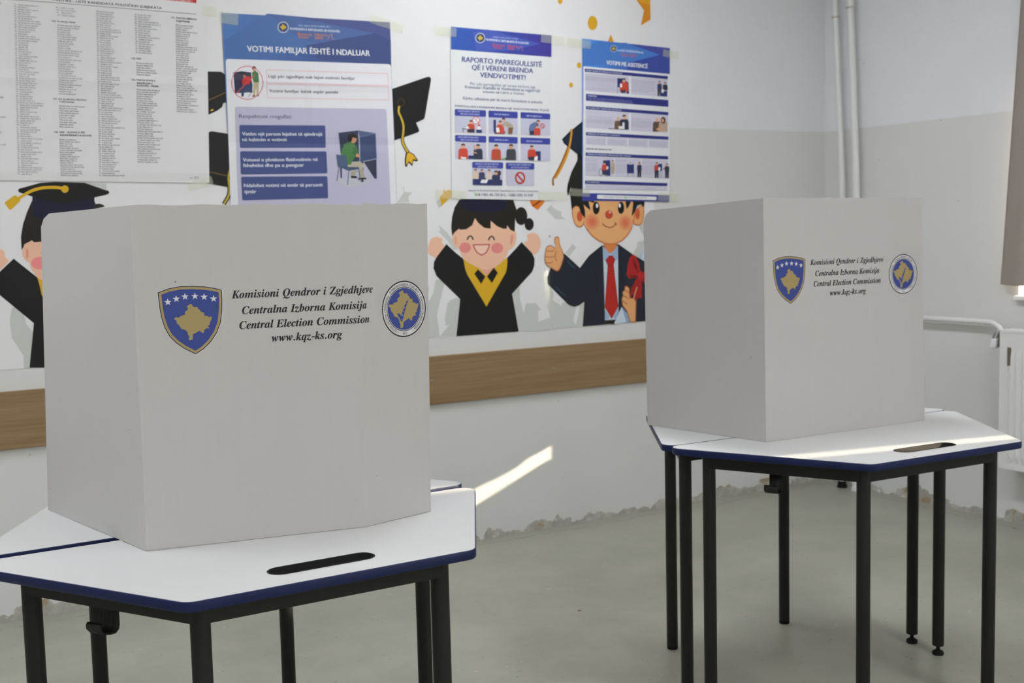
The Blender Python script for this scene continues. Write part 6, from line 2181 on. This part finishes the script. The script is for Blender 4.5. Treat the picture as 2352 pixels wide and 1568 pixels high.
for x0_, x1_ in ((200, 450), (460, 686), (696, 925)):
    o0, o1 = (x0_ - 200) * 0.045, (x1_ - 200) * 0.045
    S.poly([(x0_, 1272 + o0 * 0.8), (x1_, 1274 + o1 * 0.8), (x1_, 1108 + o1), (x0_, 1106 + o0)], LV)
    S.greek((x0_ + 5, 1130 + o0), (x0_ + 110, 1134 + o0), 8, TG, rows=2, dy=16)
    S.greek((x0_ + 5, 1170 + o0), (x0_ + 108, 1174 + o0), 8, TG, rows=6, dy=14)
S.poly([(355, 1142), (418, 1140), (420, 1278), (400, 1276), (358, 1262)], (40, 50, 108))
person(S, 368, 1158, 74, RED)
S.poly([(388, 1195), (402, 1195), (400, 1220), (384, 1218)], (216, 216, 228))
S.poly([(345, 1228), (385, 1226), (390, 1272), (350, 1268)], DK)
S.stroke([(336 + 17 * math.cos(2 * PI * i / 20), 1246 + 30 * math.sin(2 * PI * i / 20)) for i in range(20)], 4, DK, closed=True)
S.stroke([(385 + 8 * math.cos(2 * PI * i / 16), 1268 + 10 * math.sin(2 * PI * i / 16)) for i in range(16)], 4, DK, closed=True)
person(S, 440, 1142, 118, (170, 160, 150), (160, 150, 136))
person(S, 595, 1160, 40, (200, 190, 186))
S.poly([(564, 1172), (588, 1178), (604, 1178), (626, 1172), (628, 1256), (566, 1256)], (40, 50, 108))
for x_ in (568, 578, 612, 626):
    S.stroke([(x_, 1254), (x_, 1284)], 3, (110, 114, 140))
person(S, 674, 1158, 132, (46, 52, 84), (46, 50, 70))
person(S, 826, 1158, 138, RED, (44, 48, 66))
S.poly([(838, 1172), (874, 1172), (874, 1236), (838, 1236)], (40, 50, 108))
S.poly([(842, 1202), (858, 1202), (856, 1232), (840, 1230)], (216, 216, 228))
for x_ in (842, 856, 872):
    S.stroke([(x_, 1236), (x_, 1296)], 3, (110, 114, 140))
person(S, 916, 1170, 128, (50, 54, 72), (44, 48, 66))
S.stroke([(905, 1205), (884, 1218)], 8, (50, 54, 72))
bar((197, 1318), (920, 1342), (918, 1366), (197, 1345), 'Si realizohet', 0.155)
S.poly([(198, 1392), (918, 1402), (918, 1372), (198, 1352)], LV)
S.greek((206, 1378), (890, 1392), 9, TG)
S.poly([(302, 1478), (822, 1491), (824, 1460), (302, 1443)], (207, 209, 222), rnd=0.005)
S.greek((360, 1466), (768, 1476), 10, (112, 116, 140))
S.ell(552, 1468, 8, 9, (130, 190, 90))
S.build('paper', root)
tape_strip(root, k_, (1299, 96), (1354, 104), 0.036, YT)
tape_strip(root, k_, (1520, 122), (1556, 128), 0.032, YT)
tape_strip(root, k_, (1308, 441), (1352, 444), 0.032, YT)
tape_strip(root, k_, (1508, 452), (1555, 453), 0.036, YT)

# ---- a scrap on the floor
sx, sy = 2.02, 3.65
d_ = ray(1331, 1402)
tt = -CAM_H / d_.z
sx, sy = d_.x * tt, d_.y * tt
bm = bmesh.new()
pts = [(-0.007, -0.003), (0.001, -0.0045), (0.008, -0.001), (0.006, 0.004), (-0.002, 0.0035), (-0.008, 0.001)]
lo_ = [bm.verts.new((x, y, 0.0)) for x, y in pts]
hi_ = [bm.verts.new((x * 0.94, y * 0.94, 0.0009 + 0.0006 * (i % 2))) for i, (x, y) in enumerate(pts)]
bm.faces.new(lo_)
bm.faces.new(hi_)
for i in range(6):
    bm.faces.new((lo_[i], lo_[(i + 1) % 6], hi_[(i + 1) % 6], hi_[i]))
sc_ = tag(obj('floor_scrap', bm, plain('dark_red_scrap', (0.16, 0.03, 0.06), 0.6, noise=0.05)), 'tiny dark red scrap lying on the open floor between the two table pairs', 'scrap')
sc_.location = (sx, sy, 0.0)
sc_.rotation_euler = (0, 0, -0.53)

if TXT_OBJ is not None:
    d_ = TXT_OBJ.data
    bpy.data.objects.remove(TXT_OBJ)
    bpy.data.curves.remove(d_)
